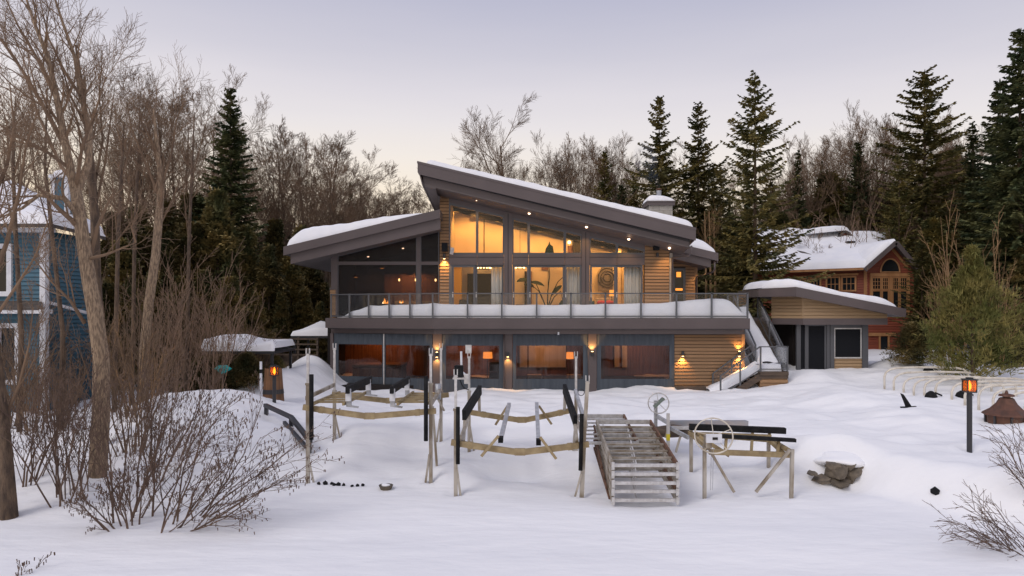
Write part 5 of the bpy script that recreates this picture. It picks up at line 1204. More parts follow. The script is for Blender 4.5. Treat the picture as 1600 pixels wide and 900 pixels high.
MB().bar(P(1077.5,667,17.7),P(1227,673,17.6),.16,.15).build('bunk_board',M['black'],liftC); MB().bar(P(1125,681,17.0),P(1243,688,16.8),.16,.08).build('bunk_board',M['black'],liftC)
MB().bar(P(1090,677,17.6),P(1205,681,17.5),.07,.06).build('bunk_support',M['gold'],liftC)
for px, Yq, a, b in ((1135,17.0,683,708),(1217,16.9,688,708),(1176,17.6,674,706),(1203,17.7,672,690)): MB().bar(P(px,a,Yq),P(px-2,b,Yq-.1),.06,.06,(0,1,0)).build('bunk_post',M['gold'],liftC)
wheel(liftC,P(1115,681,15.95),(.35,1,.18),.43,m=M['pvc'])
MB().cbox(P(1115.5,685,15.9),(.36,.06,.2)).build('winch_plate',M['white'],liftC); MB().cbox(P(1115.5,685,15.9)+Vector((.02,-.035,0)),(.12,.01,.06)).build('winch_decal',M['int_dark'],liftC)
MB().cbox(P(1106,690,16.1),(.14,.2,.28)).build('winch_bracket',M['leg'],liftC)
for dx in (.10,.15): MB().tube([P(1105,700,16.3)+Vector((dx,0,0)),P(1105,766,16.3)+Vector((dx-.02,0,0))],.006,4).build('cable',M['galv'],liftC)
liftD = thing('boat_lift','half buried boat lift with small winch wheel and blue grey beam behind the dock stack','boat lift',(5,20,.7),'boat lifts stored on the shore')
DY = 19.5; x = PX(1024.5,DY)
vpost('leg',x,DY,gz(x,DY)-.4,PZ(626,DY),.09,M['galv'],liftD); wheel(liftD,P(1029,630,DY-.12),(.1,1,0),.29)
MB().bar(P(1022,636,DY-.1),P(1037,622,DY-.1),.05,.24,(1,0,1)).build('winch_plate',mat('green_grey_plate',(.16,.2,.17),.5),liftD)
x2 = PX(1044,18.6); vpost('leg',x2,18.6,gz(x2,18.6)-.3,PZ(646,18.6),.08,M['alu'],liftD); MB().box(x2-.042,x2+.042,18.55,18.66,PZ(688,18.6),PZ(678,18.6)).build('yellow_tag',mat('yellow_sticker',(.75,.62,.03),.6),liftD)
MB().bar(P(1046,661.5,DY),P(1167,661.5,DY+.3),.2,.16).build('long_beam',mat('blue_grey_beam',(.30,.34,.40),.5,.3,col2=(.42,.36,.33),nscale=1.5),liftD)
MB().bar(P(1026,650,DY),P(1046,662,DY-.4),.08,.10).build('arm',M['galv'],liftD); MB().bar(P(1046,668,18.7),P(1076,684,18.2),.07,.10).build('arm',M['galv'],liftD)
MB().bar(P(1040,684,18.9),P(1046,664,19),.06,.06,(0,1,0)).build('arm',M['leg'],liftD); MB().bar(P(1056,707,18.2),P(1063,682,18.3),.05,.05,(0,1,0)).build('arm',M['leg'],liftD)
MB().blob(P(1052,674,19.2),(1.1,.5,.35),2,8,.2).build('dark_hull',M['wood'],liftD,smooth=True)
MB().box(PX(1050,18.9),PX(1078,18.9),18.85,18.95,PZ(671,18.9),PZ(666,18.9)).build('arm_plate',M['alu'],liftD)

# ---------------------------------------------------------------- stacked aluminium dock sections
def dock(x, y, z, L, w, pitch, rusty, label, i):
    t = thing('dock_section', label, 'dock section', (x,y,z), 'aluminium dock sections stacked on the shore', rz=R.uniform(-.006,.006))
    t.rotation_euler.x = pitch; h = .135; q = Vector((x,y,z))
    for sx in (-1,1): MB().box(x+sx*(w/2)-.025,x+sx*(w/2)+.025,y,y+L,z,z+h).build('side_rail',M['rust'] if (rusty and sx>0) else M['leg'],t)
    MB().box(x-w/2+.026,x+w/2-.026,y-.02,y+.03,z+.035,z+h-.03).build('end_rail',M['alu'],t); MB().box(x-w/2+.026,x+w/2-.026,y+L-.04,y+L,z+.02,z+h).build('end_rail',M['alu'],t)
    for k in range(1,7):
        MB().box(x-w/2+.026,x+w/2-.026,y+k*L/7-.018,y+k*L/7+.018,z+.06,z+.10).build('rung',M['alu'] if i%2 else M['leg'],t)
    MB().bar((x-.18,y+.05,z+.035),(x+.08,y+L-.05,z+.035),.03,.03).build('stringer',M['alu'],t)
    for sx in (-1,1): MB().box(x+sx*(w/2)-.035,x+sx*(w/2)+.035,y-.045,y-.0215,z-.02,z+h+.02).build('corner_plate',M['alu'],t)
    return t
ord_ = ['bottom','second from the bottom','middle','second from the top','top']
pit = math.atan(.155)
sx_ = PX(1008,15.45)
for i in range(5): dock(sx_,15.45+.02*math.sin(i*2.3),.08+i*.197,3.15,1.46,pit,i in (1,4),'%s dock frame in the stack of aluminium dock sections' % ord_[i],i)
dock(PX(953,17.4),17.3,1.02,2.2,1.36,math.atan(.16),True,'dock frame leaning out behind the top of the dock stack',9)
b = MB(); 
for k in range(4): b.bar((sx_-.77-.02*k,15.7+.3*k,.12+.17*k),(sx_-.80,18.4,.75+.2*k),.04,.05)
tag(b.build('loose_rail_bundle',M['rust']),'bundle of rusty rails lying along the left side of the dock stack','rails')

# ---------------------------------------------------------------- hoop tunnel: arches of pale pipe
NA = 12
for k in range(NA):
    y = 27.4-k*.56; xl = 14.95+.09*k*(.7 if k < 6 else 1); xr = xl+3.45; zl, zr = gz(xl,y), gz(xr,y); zt_ = max(zl,zr)+.60+.02*math.sin(k*2.1)
    pts = [(xl,y,zl-.2),(xl,y,zt_-.34),(xl+.06,y,zt_-.18),(xl+.22,y,zt_-.06),(xl+.5,y,zt_)]+[(xl+.5+(xr-xl-1)*s/4,y+.05*math.sin(s),zt_+.03*math.sin(s/4*3.14)) for s in range(1,4)]+[(xr-.5,y+.1,zt_),(xr-.22,y+.1,zt_-.06),(xr-.06,y+.1,zt_-.18),(xr,y+.1,zt_-.34),(xr,y+.1,zr-.2)]
    o = MB().tube(pts,.042,8).build('tunnel_hoop',M['pvc'],smooth=True)
    tag(o, ('farthest pale hoop of the tunnel frame, nearest the shed' if k==0 else 'nearest pale hoop of the tunnel frame, at the picture edge' if k==NA-1 else '%s hoop of the pale tunnel frame, counted from the shed' % ('second','third','fourth','fifth','sixth','seventh','eighth','ninth','tenth','eleventh')[k-1]),'hoop','pale tunnel hoops standing in the snow')

# ---------------------------------------------------------------- pagoda fire pit, rocks, dark bits
c = Vector((PX(1573,20.2),20.2,0)); c.z = gz(c.x,c.y); t = thing('pagoda_fire_pit','brown metal pagoda shaped fire pit half buried in snow at right','fire pit',c)
MB().lathe(c+Vector((0,0,-.15)),[(.50,0),(.54,.12),(.56,.36)],8).build('mesh_drum',M['copper'],t)
MB().lathe(c+Vector((0,0,.20)),[(.64,0),(.60,.05),(.42,.17),(.27,.33),(.19,.48),(.17,.50)],8).build('flared_roof',M['copper'],t)
MB().lathe(c+Vector((0,0,.70)),[(.10,0),(.10,.04),(.21,.05),(.19,.10),(.05,.13),(.03,.2),(.015,.22)],12).build('finial',M['copper'],t)
for k in range(8):
    a = 2*math.pi*(k+.5)/8; p_ = c+Vector((.53*math.cos(a),.53*math.sin(a),0)); MB().cbox(p_+Vector((0,0,.07)),(.05,.05,.3)).build('panel_bar',M['black_metal'],t)
rk = [(1308,737,.50,.40,.40),(1330,740,.44,.36,.40),(1284,748,.55,.34,.16),(1312,752,.66,.40,.20),(1345,750,.30,.28,.24),(1326,727,.40,.34,.26),(1269,740,.22,.3,.10),(1302,727,.34,.34,.22),(1341,731,.26,.26,.22)]
rl_ = ['large brown boulder in the middle of the snowy bank outcrop','squarish boulder right of the large one in the bank','flat dark rock at the lower left of the bank outcrop','long low rock along the foot of the bank outcrop','small round rock at the right end of the bank outcrop','rock on top of the bank outcrop under the snow lip','small dark rock at the far left of the outcrop','brown rock at the upper left of the bank outcrop','smallest rock at the upper right of the outcrop']
for i, (px, py, a, b_, h) in enumerate(rk):
    q = P(px,py,16.95+.05*(i%3)); o = MB().blob((q.x,q.y,q.z),(a,b_*1.4,h*1.15),2,i+3,.34).build('rock',M['rock']); tag(o,rl_[i],'rock','rocks showing through the snow of the bank')
for px, py, d_ in ((1318,718,(1.5,1.1,.40)),(1356,733,(.5,.9,.55))):
    q = P(px,py,17.4); tag(MB().blob(q,d_,4,px,.16).build('snow_clump',M['snow'],smooth=True),{1318:'broad lip of snow capping the brown boulders in the bank',1356:'snow clump over the right end of the brown boulders'}[px],'snow clump')
def darkbit(name, label, cat, px, py, Y, d, seed=1, m=None, amp=.25):
    q = P(px,py,Y); q.z = max(q.z, gz(q.x,q.y)+d[2]*.12); return tag(MB().blob(q,d,2,seed,amp).build(name,m or M['black']),label,cat)
darkbit('rock','small black rock lying in the snow at the right foreground','rock',1461,786,15.4,(.22,.2,.16),5)
for px, py, Yq, s, l in ((1455,623,24.4,.34,'black rounded cover poking out of the snow under the middle hoops'),(1503,622,24.4,.36,'black rounded cover poking out of the snow beside the lantern'),(1451,578,30,.36,'black rounded cover in the snow behind the far hoops')):
    q = P(px,py,Yq); q.z = gz(q.x,q.y); t = thing('buried_grill',l,'buried object',q,'dark covers poking out of the snow')
    MB().lathe(q+Vector((0,0,-.1)),[(s*.62,0),(s*.6,.12),(s*.45,.24),(s*.15,.32)],14).build('cover_top',M['black'],t,smooth=True); MB().bar(q+Vector((s*.4,-.02,.16)),q+Vector((s*1.1,-.02,.06)),.05,.05).build('handle',M['black'],t)
q = P(1418,643,22.5); q.z = gz(q.x,q.y); t = thing('buried_chair','dark chair back leaning out of the snow right of the lawn','chair',q)
MB().prism([q+Vector((.0,0,-.1)),q+Vector((.22,0,-.08)),q+Vector((-.10,.03,.42)),q+Vector((-.20,.03,.46))],(0,.04,0)).build('chair_back',M['black'],t); MB().bar(q+Vector((-.25,-.05,.01)),q+Vector((.25,-.05,.03)),.08,.04).build('armrest',M['black'],t)
for i, px in enumerate((498,508,517,522,528,536,550,558,566)):
    q = P(px,733+(i%2),17.05); zz_ = gz(q.x,q.y); o = MB().blob((q.x,17.05+.03*(i%3),zz_+.02),(.10+.05*(i in (1,4)),.1,.09+.06*(i in (1,4))),1,i,.2).build('dark_stone',M['black'])
    tag(o,'%s dark stone in the row in front of the left boat lift' % ('leftmost','second','third','fourth','middle','sixth','seventh','second to last','rightmost')[i],'stone','row of small dark stones in the snow')
q = P(603,738,16.9); q.z = gz(q.x,q.y); t = thing('flower_pot','dark broken pot half sunk in the snow between the boat lifts','pot',q); MB().lathe(q+Vector((0,0,-.08)),[(.10,0),(.17,.16),(.18,.18),(.13,.18),(.10,.08)],14).build('pot_body',M['rock'],t)
MB().blob(q+Vector((0,0,.09)),(.24,.2,.1),2,3,.2).build('pot_snow',M['roof_snow'],t,smooth=True)
# small timber frame at the far right
b = thing('timber_stand','small brown timber stand under the evergreens at the right edge','stand',(PX(1585,31),31,1.5))
for px in (1574,1590): MB().box(PX(px,31)-.04,PX(px,31)+.04,30.96,31.04,1.3,PZ(574,31)).build('post',M['wood'],b)
MB().box(PX(1562,31),PX(1602,31),30.8,31.3,PZ(574,31),PZ(571,31)).build('top_board',M['wood'],b)
# smoke
sm = bpy.data.materials.new('smoke'); sm.use_nodes = True; n_ = sm.node_tree; n_.nodes.clear(); o_ = n_.nodes.new('ShaderNodeOutputMaterial'); pv = n_.nodes.new('ShaderNodeVolumePrincipled')
pv.inputs['Color'].default_value = (.45,.55,.75,1); tc_ = n_.nodes.new('ShaderNodeTexCoord'); no_ = n_.nodes.new('ShaderNodeTexNoise'); no_.inputs['Scale'].default_value = 1.6; no_.inputs['Detail'].default_value = 3; n_.links.new(tc_.outputs['Object'],no_.inputs['Vector'])
mm_ = n_.nodes.new('ShaderNodeMapRange'); mm_.inputs['From Min'].default_value = .4; mm_.inputs['From Max'].default_value = .75; mm_.inputs['To Max'].default_value = .4; n_.links.new(no_.outputs['Fac'],mm_.inputs['Value']); n_.links.new(mm_.outputs[0],pv.inputs['Density']); n_.links.new(pv.outputs[0],o_.inputs['Volume'])
s_ = MB().tube([fc+Vector((0,0,.75)),fc+Vector((-.1,0,1.1)),fc+Vector((-.45,.1,1.6)),fc+Vector((-.8,.1,2.4)),fc+Vector((-.9,.1,3.2))],[.08,.2,.5,.75,.3],12).build('chimney_smoke',sm); tag(s_,'thin blue smoke drifting from the chimney flue',kind='stuff')
# ---------------------------------------------------------------- vegetation
def rv(rn, s=1): return Vector((rn.gauss(0,s), rn.gauss(0,s), rn.gauss(0,s)))
def fan(d, ang, rn):
    """direction at angle ang from d, random roll"""
    a = d.orthogonal().normalized(); b = d.cross(a); t = rn.uniform(0, 2*math.pi)
    return (d*math.cos(ang)+(a*math.cos(t)+b*math.sin(t))*math.sin(ang)).normalized()
def limb(mb, p, d, L, r, lvl, mx, rn, up=.10, wob=.13, kids_=(7,6,5,4), ang=(.45,.85), nodes=None, rmin=.006, lr=(.45,.72), tips=None):
    ns = 5 if lvl <= 1 else (3 if lvl >= 3 else 4); pts = [p.copy()]; ds = [d.copy()]
    for i in range(ns):
        d = (d+rv(rn, wob)+Vector((0,0,up))).normalized(); p = p+d*(L/ns); pts.append(p.copy()); ds.append(d.copy())
    r1 = max(rmin*.7, r*(.30 if lvl < mx else .4)); rs = [r+(r1-r)*(i/ns) for i in range(ns+1)]
    mb.tube(pts, rs, 6 if lvl <= 1 else (4 if lvl == 2 else 3), False)
    if tips is not None and lvl >= mx-1: tips.append(pts[-1])
    if lvl >= mx: return
    n = kids_[min(lvl, len(kids_)-1)]
    for k in range(n):
        s = .22+.78*(k+rn.uniform(.1,.9))/n; f = s*ns; i = min(ns-1, int(f)); q = pts[i].lerp(pts[i+1], f-i)
        rr = max(rmin, (r+(r1-r)*s)*rn.uniform(.45,.65)); LL = L*rn.uniform(*lr)*(1.12-.55*s)
        limb(mb, q, fan(ds[i], rn.uniform(*ang), rn), LL, rr, lvl+1, mx, rn, up, wob, kids_, ang, None, rmin, lr, tips)
def trunkpath(H, rn, lean=.04, n=8):
    pts = [Vector((0,0,-.4))]; d = Vector((0,0,1)); p = Vector((0,0,0)); pts.append(p.copy())
    for i in range(n): d = (d+Vector((rn.gauss(0,lean),rn.gauss(0,lean),0))).normalized(); d.z = abs(d.z); p = p+d*(H/n); pts.append(p.copy())
    return pts
def proto(name, tm, cm, mt, mc, label, cat='tree', trunk='trunk', crown='crown'):
    o = bpy.data.objects.new(name, None); o['label'] = label; o['category'] = cat
    a = bpy.data.objects.new(trunk, tm.mesh(trunk, mt, smooth=True)); b = bpy.data.objects.new(crown, cm.mesh(crown, mc)); KIDS[o.name] = [a, b]; return o
def bare_tree(seed, H=15, first=.25, spread=.42, mx=4, kd=(7,7,7,6), nl=11, mt=None, mc=None, tr=.14, ang0=(.55,1.05), up=.11, rmin=.0068):
    rn = random.Random(seed); tm, cm = MB(), MB(); pts = trunkpath(H*.86, rn); n = len(pts)-1
    rs = [tr*1.15]+[tr*(1-.86*(i/n)) for i in range(1, n+1)]; tm.tube(pts, rs, 8)
    for k in range(nl):
        s = first+(1-first)*(k+rn.uniform(.1,.8))/nl; f = 1+s*(n-1); i = min(n-1, int(f)); q = pts[i].lerp(pts[i+1], f-i); d = (pts[i+1]-pts[i]).normalized()
        L = H*spread*(1.05-.62*s)*rn.uniform(.75,1.15); limb(cm, q, fan(d, rn.uniform(*ang0), rn), L, tr*(1-.8*s)*.5, 1, mx, rn, up, .085, kd, rmin=rmin, lr=(.38,.68))
    return proto('bare_tree', tm, cm, mt or M['bark'], mc or M['twig'], 'bare tree')
def spray(vs, fs, p, d, L, w, rn):
    a = d.cross(Vector((0,0,1)));
    if a.length < .01: a = Vector((1,0,0))
    a = (a.normalized()+Vector((0,0,rn.uniform(-.9,.9)))).normalized(); m = p+d*(L*.45); b = len(vs)
    vs.extend([tuple(p), tuple(m+a*w), tuple(p+d*L+Vector((0,0,-.1*L))), tuple(m-a*w)]); fs.append((b,b+1,b+2,b+3))
def conifer(seed, H=16, rbase=2.7, first=.06, dz=.30, per=7, droop=-.25, tipup=.35, power=.8, spl=.42, gap=.13, mt=None, mc=None, dens=2, jag=.25, irregular=0, w=.085, tr=.17):
    rn = random.Random(seed); tm, cm = MB(), MB(); tm.tube([(0,0,-.4),(0,0,H*.3),(0,0,H*.65),(0,0,H*.99)], [tr,tr*.75,tr*.42,.012], 8); vs, fs = cm.v, cm.f
    z = H*first; az0 = 0
    while z < H*.985:
        s = (z/H-first)/(1-first); R0 = rbase*(1-s)**power*(1-.25*irregular*noise.noise(Vector((z*.7,seed,1)))*3)+.12; n = max(3, int(per*(.55+.45*(1-s)))); az0 += 2.4
        if s < .12: R0 *= .75+2*s
        for k in range(n):
            if irregular and rn.random() < .18*irregular: continue
            az = az0+2*math.pi*k/n+rn.gauss(0,.25); L = R0*rn.uniform(1-jag,1+jag); e = rn.gauss(0,.05)+droop*(1-s)+.35*s; d = Vector((math.cos(az)*math.cos(e), math.sin(az)*math.cos(e), math.sin(e)))
            p = Vector((0,0,z+rn.uniform(-dz*.75,dz*.75))); ns = max(3, int(L/.45)); pts = [p.copy()]; st = L/ns
            for i in range(ns): d = (d+Vector((0,0,tipup*st/L*(i/ns)*1.6))).normalized(); p = p+d*st; pts.append(p.copy())
            cm.tube(pts, [.035*(1-.8*i/ns)+.004 for i in range(ns+1)], 3, False)
            t = .10*L if L > .8 else 0; 
            while t < L:
                f = t/st; i = min(ns-1, int(f)); q = pts[i].lerp(pts[i+1], min(1, f-i)); dd = (pts[i+1]-pts[i]).normalized(); sl = spl*(1-.55*t/L)*min(1, .45+L*.35)*rn.uniform(.7,1.25)
                for sgn in (-1, 1):
                    sd = dd.cross(Vector((0,0,1))).normalized()*sgn
                    for _ in range(dens): spray(vs, fs, q, (dd*rn.uniform(.45,.9)+sd*rn.uniform(.3,.95)+Vector((0,0,rn.uniform(-.55,.12)))).normalized(), sl, w*rn.uniform(.7,1.2), rn)
                t += gap*rn.uniform(.7,1.3)
            spray(vs, fs, pts[-1]-d*.1, d, sl*.8, w, rn)
        z += dz*rn.uniform(.75,1.25)*(1-.35*s)
    for k in range(4): spray(vs, fs, Vector((0,0,H*.955)), Vector((rn.gauss(0,.06),rn.gauss(0,.06),1)).normalized(), H*.045, .05, rn)
    return proto('spruce_tree', tm, cm, mt or M['bark'], mc or M['spruce'], 'spruce tree')
def tufty(seed, H, rfun, n, tl, tw, mt, mc, tr=.1, name='evergreen_tree', upb=.3, k=3, first=.05):
    """volume filled with short needle tufts, denser to the outside, with gaps"""
    rn = random.Random(seed); tm, cm = MB(), MB(); tm.tube([(0,0,-.4),(0,0,H*.5),(0,0,H*.93)], [tr,tr*.6,.02], 7); vs, fs = cm.v, cm.f
    for i in range(int(n/26)):
        z = H*rn.uniform(first,.96); az = rn.uniform(0,6.283); r = rfun(z/H)*(.35+.68*rn.random()**.6)*(1+.45*noise.noise(Vector((math.cos(az)*1.6, math.sin(az)*1.6+seed, z*.9)))); q = Vector((math.cos(az)*r, math.sin(az)*r, z+r*upb*.4))
        p0 = Vector((0,0,max(0,z-r*upb))); cm.tube([p0, p0.lerp(q,.5)+Vector((0,0,-.04*r)), q], [.022,.013,.005], 3, False); cr_ = rn.uniform(.22,.5)*(.5+rfun(z/H)*.35)
        d0 = (q-p0).normalized()
        for j in range(26):
            c = q+rv(rn, cr_*.42)-d0*rn.uniform(0,r*.35)
            for _ in range(k):
                d = (d0*.7+rv(rn,.5)+Vector((0,0,upb))).normalized(); spray(vs, fs, c, d, tl*rn.uniform(.6,1.3), tw, rn)
    return proto(name, tm, cm, mt, mc, 'evergreen')
def brush(seed, H=3.2, n=16, lean=.45, mx=3, kd=(4,5,4), mc=None, rmin=.006, r0=.022, base=.45, bias=Vector((0,0,0)), name='bare_shrub', wob=.07, up=.05, catkins=False):
    rn = random.Random(seed); tm, cm, ck = MB(), MB(), MB(); tips = []
    for i in range(n):
        a = rn.uniform(0,6.283); p = Vector((math.cos(a)*base*rn.random(), math.sin(a)*base*rn.random(), -.2)); d = (Vector((math.cos(a)*lean*rn.uniform(.3,1.2), math.sin(a)*lean*rn.uniform(.3,1.2), 1))+bias*rn.uniform(.3,1.3)).normalized()
        L = H*rn.uniform(.6,1.1); m = tm if i < 4 else cm; limb(cm, p, d, L, r0*rn.uniform(.7,1.3), 1, mx, rn, up, wob, kd, (.3,.75), rmin=rmin, lr=(.28,.52), tips=tips)
    o = bpy.data.objects.new(name, None); o['category'] = 'shrub'; o['label'] = 'bare shrub'
    ks = [bpy.data.objects.new('stem', tm.mesh('stem', mc or M['twig'], smooth=True)), bpy.data.objects.new('twigs', cm.mesh('twigs', mc or M['twig']))]
    if catkins:
        for t_ in tips:
            if rn.random() < .8:
                for _ in range(rn.choice((1,1,2))):
                    q = t_+rv(rn,.035); ck.tube([q,q+Vector((rn.gauss(0,.006),rn.gauss(0,.006),-.055))],[.011,.008],4)
        ks.append(bpy.data.objects.new('catkins', ck.mesh('catkins', M['twig_red']))); ks[-1]['kind'] = 'stuff'
    KIDS[o.name] = ks; return o
def plant(pr, px=None, Y=None, top=None, label=None, group=None, x=None, h=None, H=15, sink=0, fat=1, cat=None, rz=None):
    if x is None: x = PX(px, Y)
    g = ground_z(x, Y, 5 < Y < 60)-sink
    if h is None: h = PZ(top, Y)-g
    s = h/H; o = copy_tree(pr, (x, Y, g), R.uniform(0,6.28) if rz is None else rz, s*fat, label, group, 1/fat)
    if cat: o['category'] = cat
    return o

# prototypes
B1 = bare_tree(11, 15, .28, .40); B2 = bare_tree(12, 15, .35, .36, nl=9); B3 = bare_tree(13, 15, .24, .44, nl=11); B4 = bare_tree(14, 15, .42, .33, nl=9, ang0=(.35,.7)); B5 = bare_tree(15, 15, .3, .34, nl=12, ang0=(.25,.55), up=.16)
BW = bare_tree(16, 15, .22, .50, nl=12, kd=(8,7,7,6), mc=M['twig'], ang0=(.75,1.2), up=.09, tr=.22, rmin=.007)
BB = [B1,B2,B3,B4,B5]
S1 = conifer(21, 16, 2.7, per=8, dz=.27, dens=2, spl=.50, jag=.3); S2 = conifer(22, 16, 2.9, dz=.27, per=9, irregular=1.3, jag=.42, mc=M['spruce_warm'], tipup=.5, spl=.46, gap=.15); S3 = conifer(23, 16, 3.5, first=.10, dz=.32, per=8, droop=-.12, tipup=.55, irregular=1.5, jag=.42, gap=.17, mc=M['spruce_warm'], spl=.52)
S4 = conifer(24, 16, 4.1, first=.20, dz=.42, per=9, droop=-.05, tipup=.35, gap=.13, power=.68, jag=.2, spl=.40, mc=M['spruce_warm']); S5 = conifer(25, 16, 2.0, dz=.25, per=7, power=.95, mc=M['spruce'])
def cedr(s): return 1.75*(1-s)**.75*(1 if s > .1 else .7+3*s)
C1 = tufty(31, 9, cedr, 7800, .24, .055, M['bark'], M['cedar'], .1, 'cedar_tree'); C2 = tufty(32, 9, lambda s: 1.35*(1-s)**.6, 7000, .24, .055, M['bark'], M['cedar'], .1, 'cedar_tree')
T1 = tufty(34, 16, lambda s: 3.0*(1-s)**.8+.1, 9000, .5, .10, M['bark'], M['spruce_warm'], .15, 'evergreen_tree'); 
PN = tufty(33, 5.4, lambda s: 2.0*math.sin(min(1,(s*1.02+.14))*math.pi)**.75*(1-s*.3), 4600, .27, .019, M['bark'], M['pine'], .09, 'young_pine', upb=.55, k=4, first=.02)
PN2 = tufty(35, 2.6, lambda s: 1.5*(1-s)**.6, 6000, .14, .022, M['bark'], M['cedar'], .06, 'evergreen_shrub', upb=.2, k=3, first=.02)
Q1 = brush(41); Q2 = brush(42, 3.6, 14, .35, mc=M['twig']); Q3 = brush(43, 2.6, 18, .6); QP = brush(45, 3.6, 11, .38, mc=M['twig_pale'], r0=.018, kd=(5,5,4)); QW = brush(44, 3.2, 9, .32, mc=M['twig_warm'], r0=.020, rmin=.005, kd=(5,5,4))

# --- prominent conifers
con = [(S1,360,133,42,1.0,'tall dark spruce rising behind the left brush, its top alone against the sky'),
 (S2,1030,150,44,.95,'left of the two tall spruces rising behind the chimney'),
 (S2,1091,159,46,.95,'right of the two tall spruces rising behind the chimney'),
 (S3,1180,110,38,.95,'tall olive spruce with bare lower trunk standing between house and shed'),
 (S4,1445,105,50,1.05,'broad spruce with tiered open branches behind the red cottage'),
 (S1,1594,40,36,1.1,'very tall dark spruce at the right edge'),
 (S5,1520,188,44,1.15,'dark spruce between the tiered spruce and the right edge spruce'),
 (S1,1341,218,54,.85,'narrow dark spruce behind the cottage roof'),
 (S5,1247,232,54,.85,'slim pointed spruce just right of the olive spruce'),
 (S5,1284,250,58,.85,'slim spruce between the pointed spruce and the narrow dark one'),
 (S2,945,236,54,.9,'small spruce standing alone above the middle of the house roof'),
 (S5,548,283,60,.7,'small pointed spruce among the bare trees left of the roof'),
 (S3,1125,255,48,.9,'bushy spruce filling the gap left of the olive spruce'),
 (S1,1563,120,42,1.0,'dark spruce crowding the left side of the right edge spruce'),
 (S3,1405,240,47,.9,'shorter olive spruce left of the tiered spruce'),
 (S3,990,272,52,.9,'low olive spruce left of the chimney spruces')]
for pr, px, top, Y, fat, lb in con: plant(pr, px, Y, top, lb, None, H=16, fat=fat)
# thin trunks by the house corner
for i, (px, Y) in enumerate(((1102,43),(1109,42),(1115,44))):
    pass
# --- background conifers, right and behind the house
g1 = 'evergreens massed behind the houses'
rn = random.Random(5)
for i in range(46):
    px = 880+740*(i+.5)/46+rn.uniform(-12,12); Y = rn.uniform(50,66); top = rn.uniform(285,345) if px < 1180 else rn.uniform(255,330)
    if px > 1480: top -= 40
    plant(rn.choice((S1,S2,S3,S5,T1,T1)), px, Y, top, 'dark evergreen in the wooded mass behind the house and cottage', g1, H=16, fat=rn.uniform(.95,1.35))
for i in range(26):
    px = 1090+520*(i+.5)/26+rn.uniform(-12,12); Y = rn.uniform(50,56) if px < 1440 else rn.uniform(36,46)
    plant(rn.choice((T1,S3,T1)), px, Y, rn.uniform(330,380), 'dark evergreen in the wooded mass behind the house and cottage', g1, H=16, fat=rn.uniform(1.2,1.7))
for i in range(30):
    px = 380+500*(i+.5)/30+rn.uniform(-10,10); Y = rn.uniform(62,78)
    plant(rn.choice((S1,S3,S5,T1)), px, Y, rn.uniform(330,385)-(20 if 380<px<520 else 0), 'dark evergreen low in the wood behind the left roof', 'evergreens low in the wood behind the left roof', H=16, fat=rn.uniform(1.1,1.5))
# --- cedars at left
g2 = 'cedars massed left of the house'
ced = [(340,292,37),(300,345,36),(265,360,35),(225,350,36),(190,370,34),(385,350,38),(420,380,37),(455,395,39),(490,400,41),(240,420,31),(280,430,30.5),(318,420,32),(205,430,30),(360,430,33),(400,455,34),(440,455,36),(475,450,38),(505,440,41),(150,380,34),(170,440,30),(335,470,30),(375,480,31),(410,400,40),(300,300,44),(260,310,45),(215,320,46),(180,330,44),(430,340,46),(470,350,48),(130,400,36),(500,470,37),(525,440,43),(540,430,46),(100,380,38),(60,380,40),(20,370,40)]
for i, (px, top, Y) in enumerate(ced): plant((C1,C2)[i%2], px, Y, top, 'rust tinged cedar tallest in the mass left of the house' if i == 0 else 'dark cedar in the dense mass left of the house', g2 if i else None, H=9, fat=1.15+.15*math.sin(i*2))
# --- bare wood
g3 = 'bare trees in the wood left of the roof'; g4 = 'bare trees in the wood behind the house'; g5 = 'bare trees in the wood at the right'; g6 = 'bare trees crowded at the left edge'
ltop = [(0,60),(60,95),(130,120),(180,170),(240,140),(300,165),(340,170),(400,215),(440,205),(480,208),(520,225),(560,250),(590,268),(620,305),(650,315)]
for i in range(22):
    px = 165+470*(i+.5)/22+rn.uniform(-8,8); Y = rn.uniform(44,62); plant(rn.choice(BB), px, Y, plin(ltop,px)+abs(rn.gauss(0,8))-6, 'bare deciduous tree in the wood left of the wing roof', g3, H=14.2, fat=rn.uniform(1.0,1.35))
for i in range(9):
    px = 420+220*(i+.5)/9; plant(rn.choice(BB), px, rn.uniform(60,72), plin(ltop,px)+30+abs(rn.gauss(0,18)), 'bare deciduous tree in the wood left of the wing roof', g3, H=14.2, fat=1.0)
for px in (640,655,668,684): plant(rn.choice(BB), px, 64, rn.uniform(292,310), 'bare tree in the gap between the two roofs', 'bare trees in the gap between the two roofs', H=14.2, fat=1.2)
for i in range(6):
    px = -60+240*(i+.5)/6+rn.uniform(-8,8); Y = rn.uniform(30,46); plant(rn.choice(BB), px, Y, plin(ltop,max(0,px))+rn.uniform(20,150), 'bare tree crowded behind the blue house', g6, H=14.2, fat=rn.uniform(.6,.85))
plant(BW, 828, 54, 188, 'broad rounded bare tree standing above the middle of the roof', None, H=14.2, fat=1.15, rz=.6)
plant(B1, 770, 58, 218, 'lower bare tree left of the broad rounded one', None, H=14.2, fat=.9)
for i, (px, top) in enumerate(((872,236),(890,228),(905,232),(925,228),(965,240),(985,245),(1003,250),(855,262),(800,262),(745,250),(935,250),(1060,250),(1135,265),(842,258),(865,248),(882,246),(898,240),(915,245),(938,243),(952,250),(972,248),(996,255),(1012,258),(735,262),(752,258),(815,266),(1072,262),(1150,262))):
    plant((BB+[BW])[i%6], px, rn.uniform(54,66), top, 'bare deciduous tree in the wood behind the main roof', g4, H=14.2, fat=rn.uniform(.7,1.0))
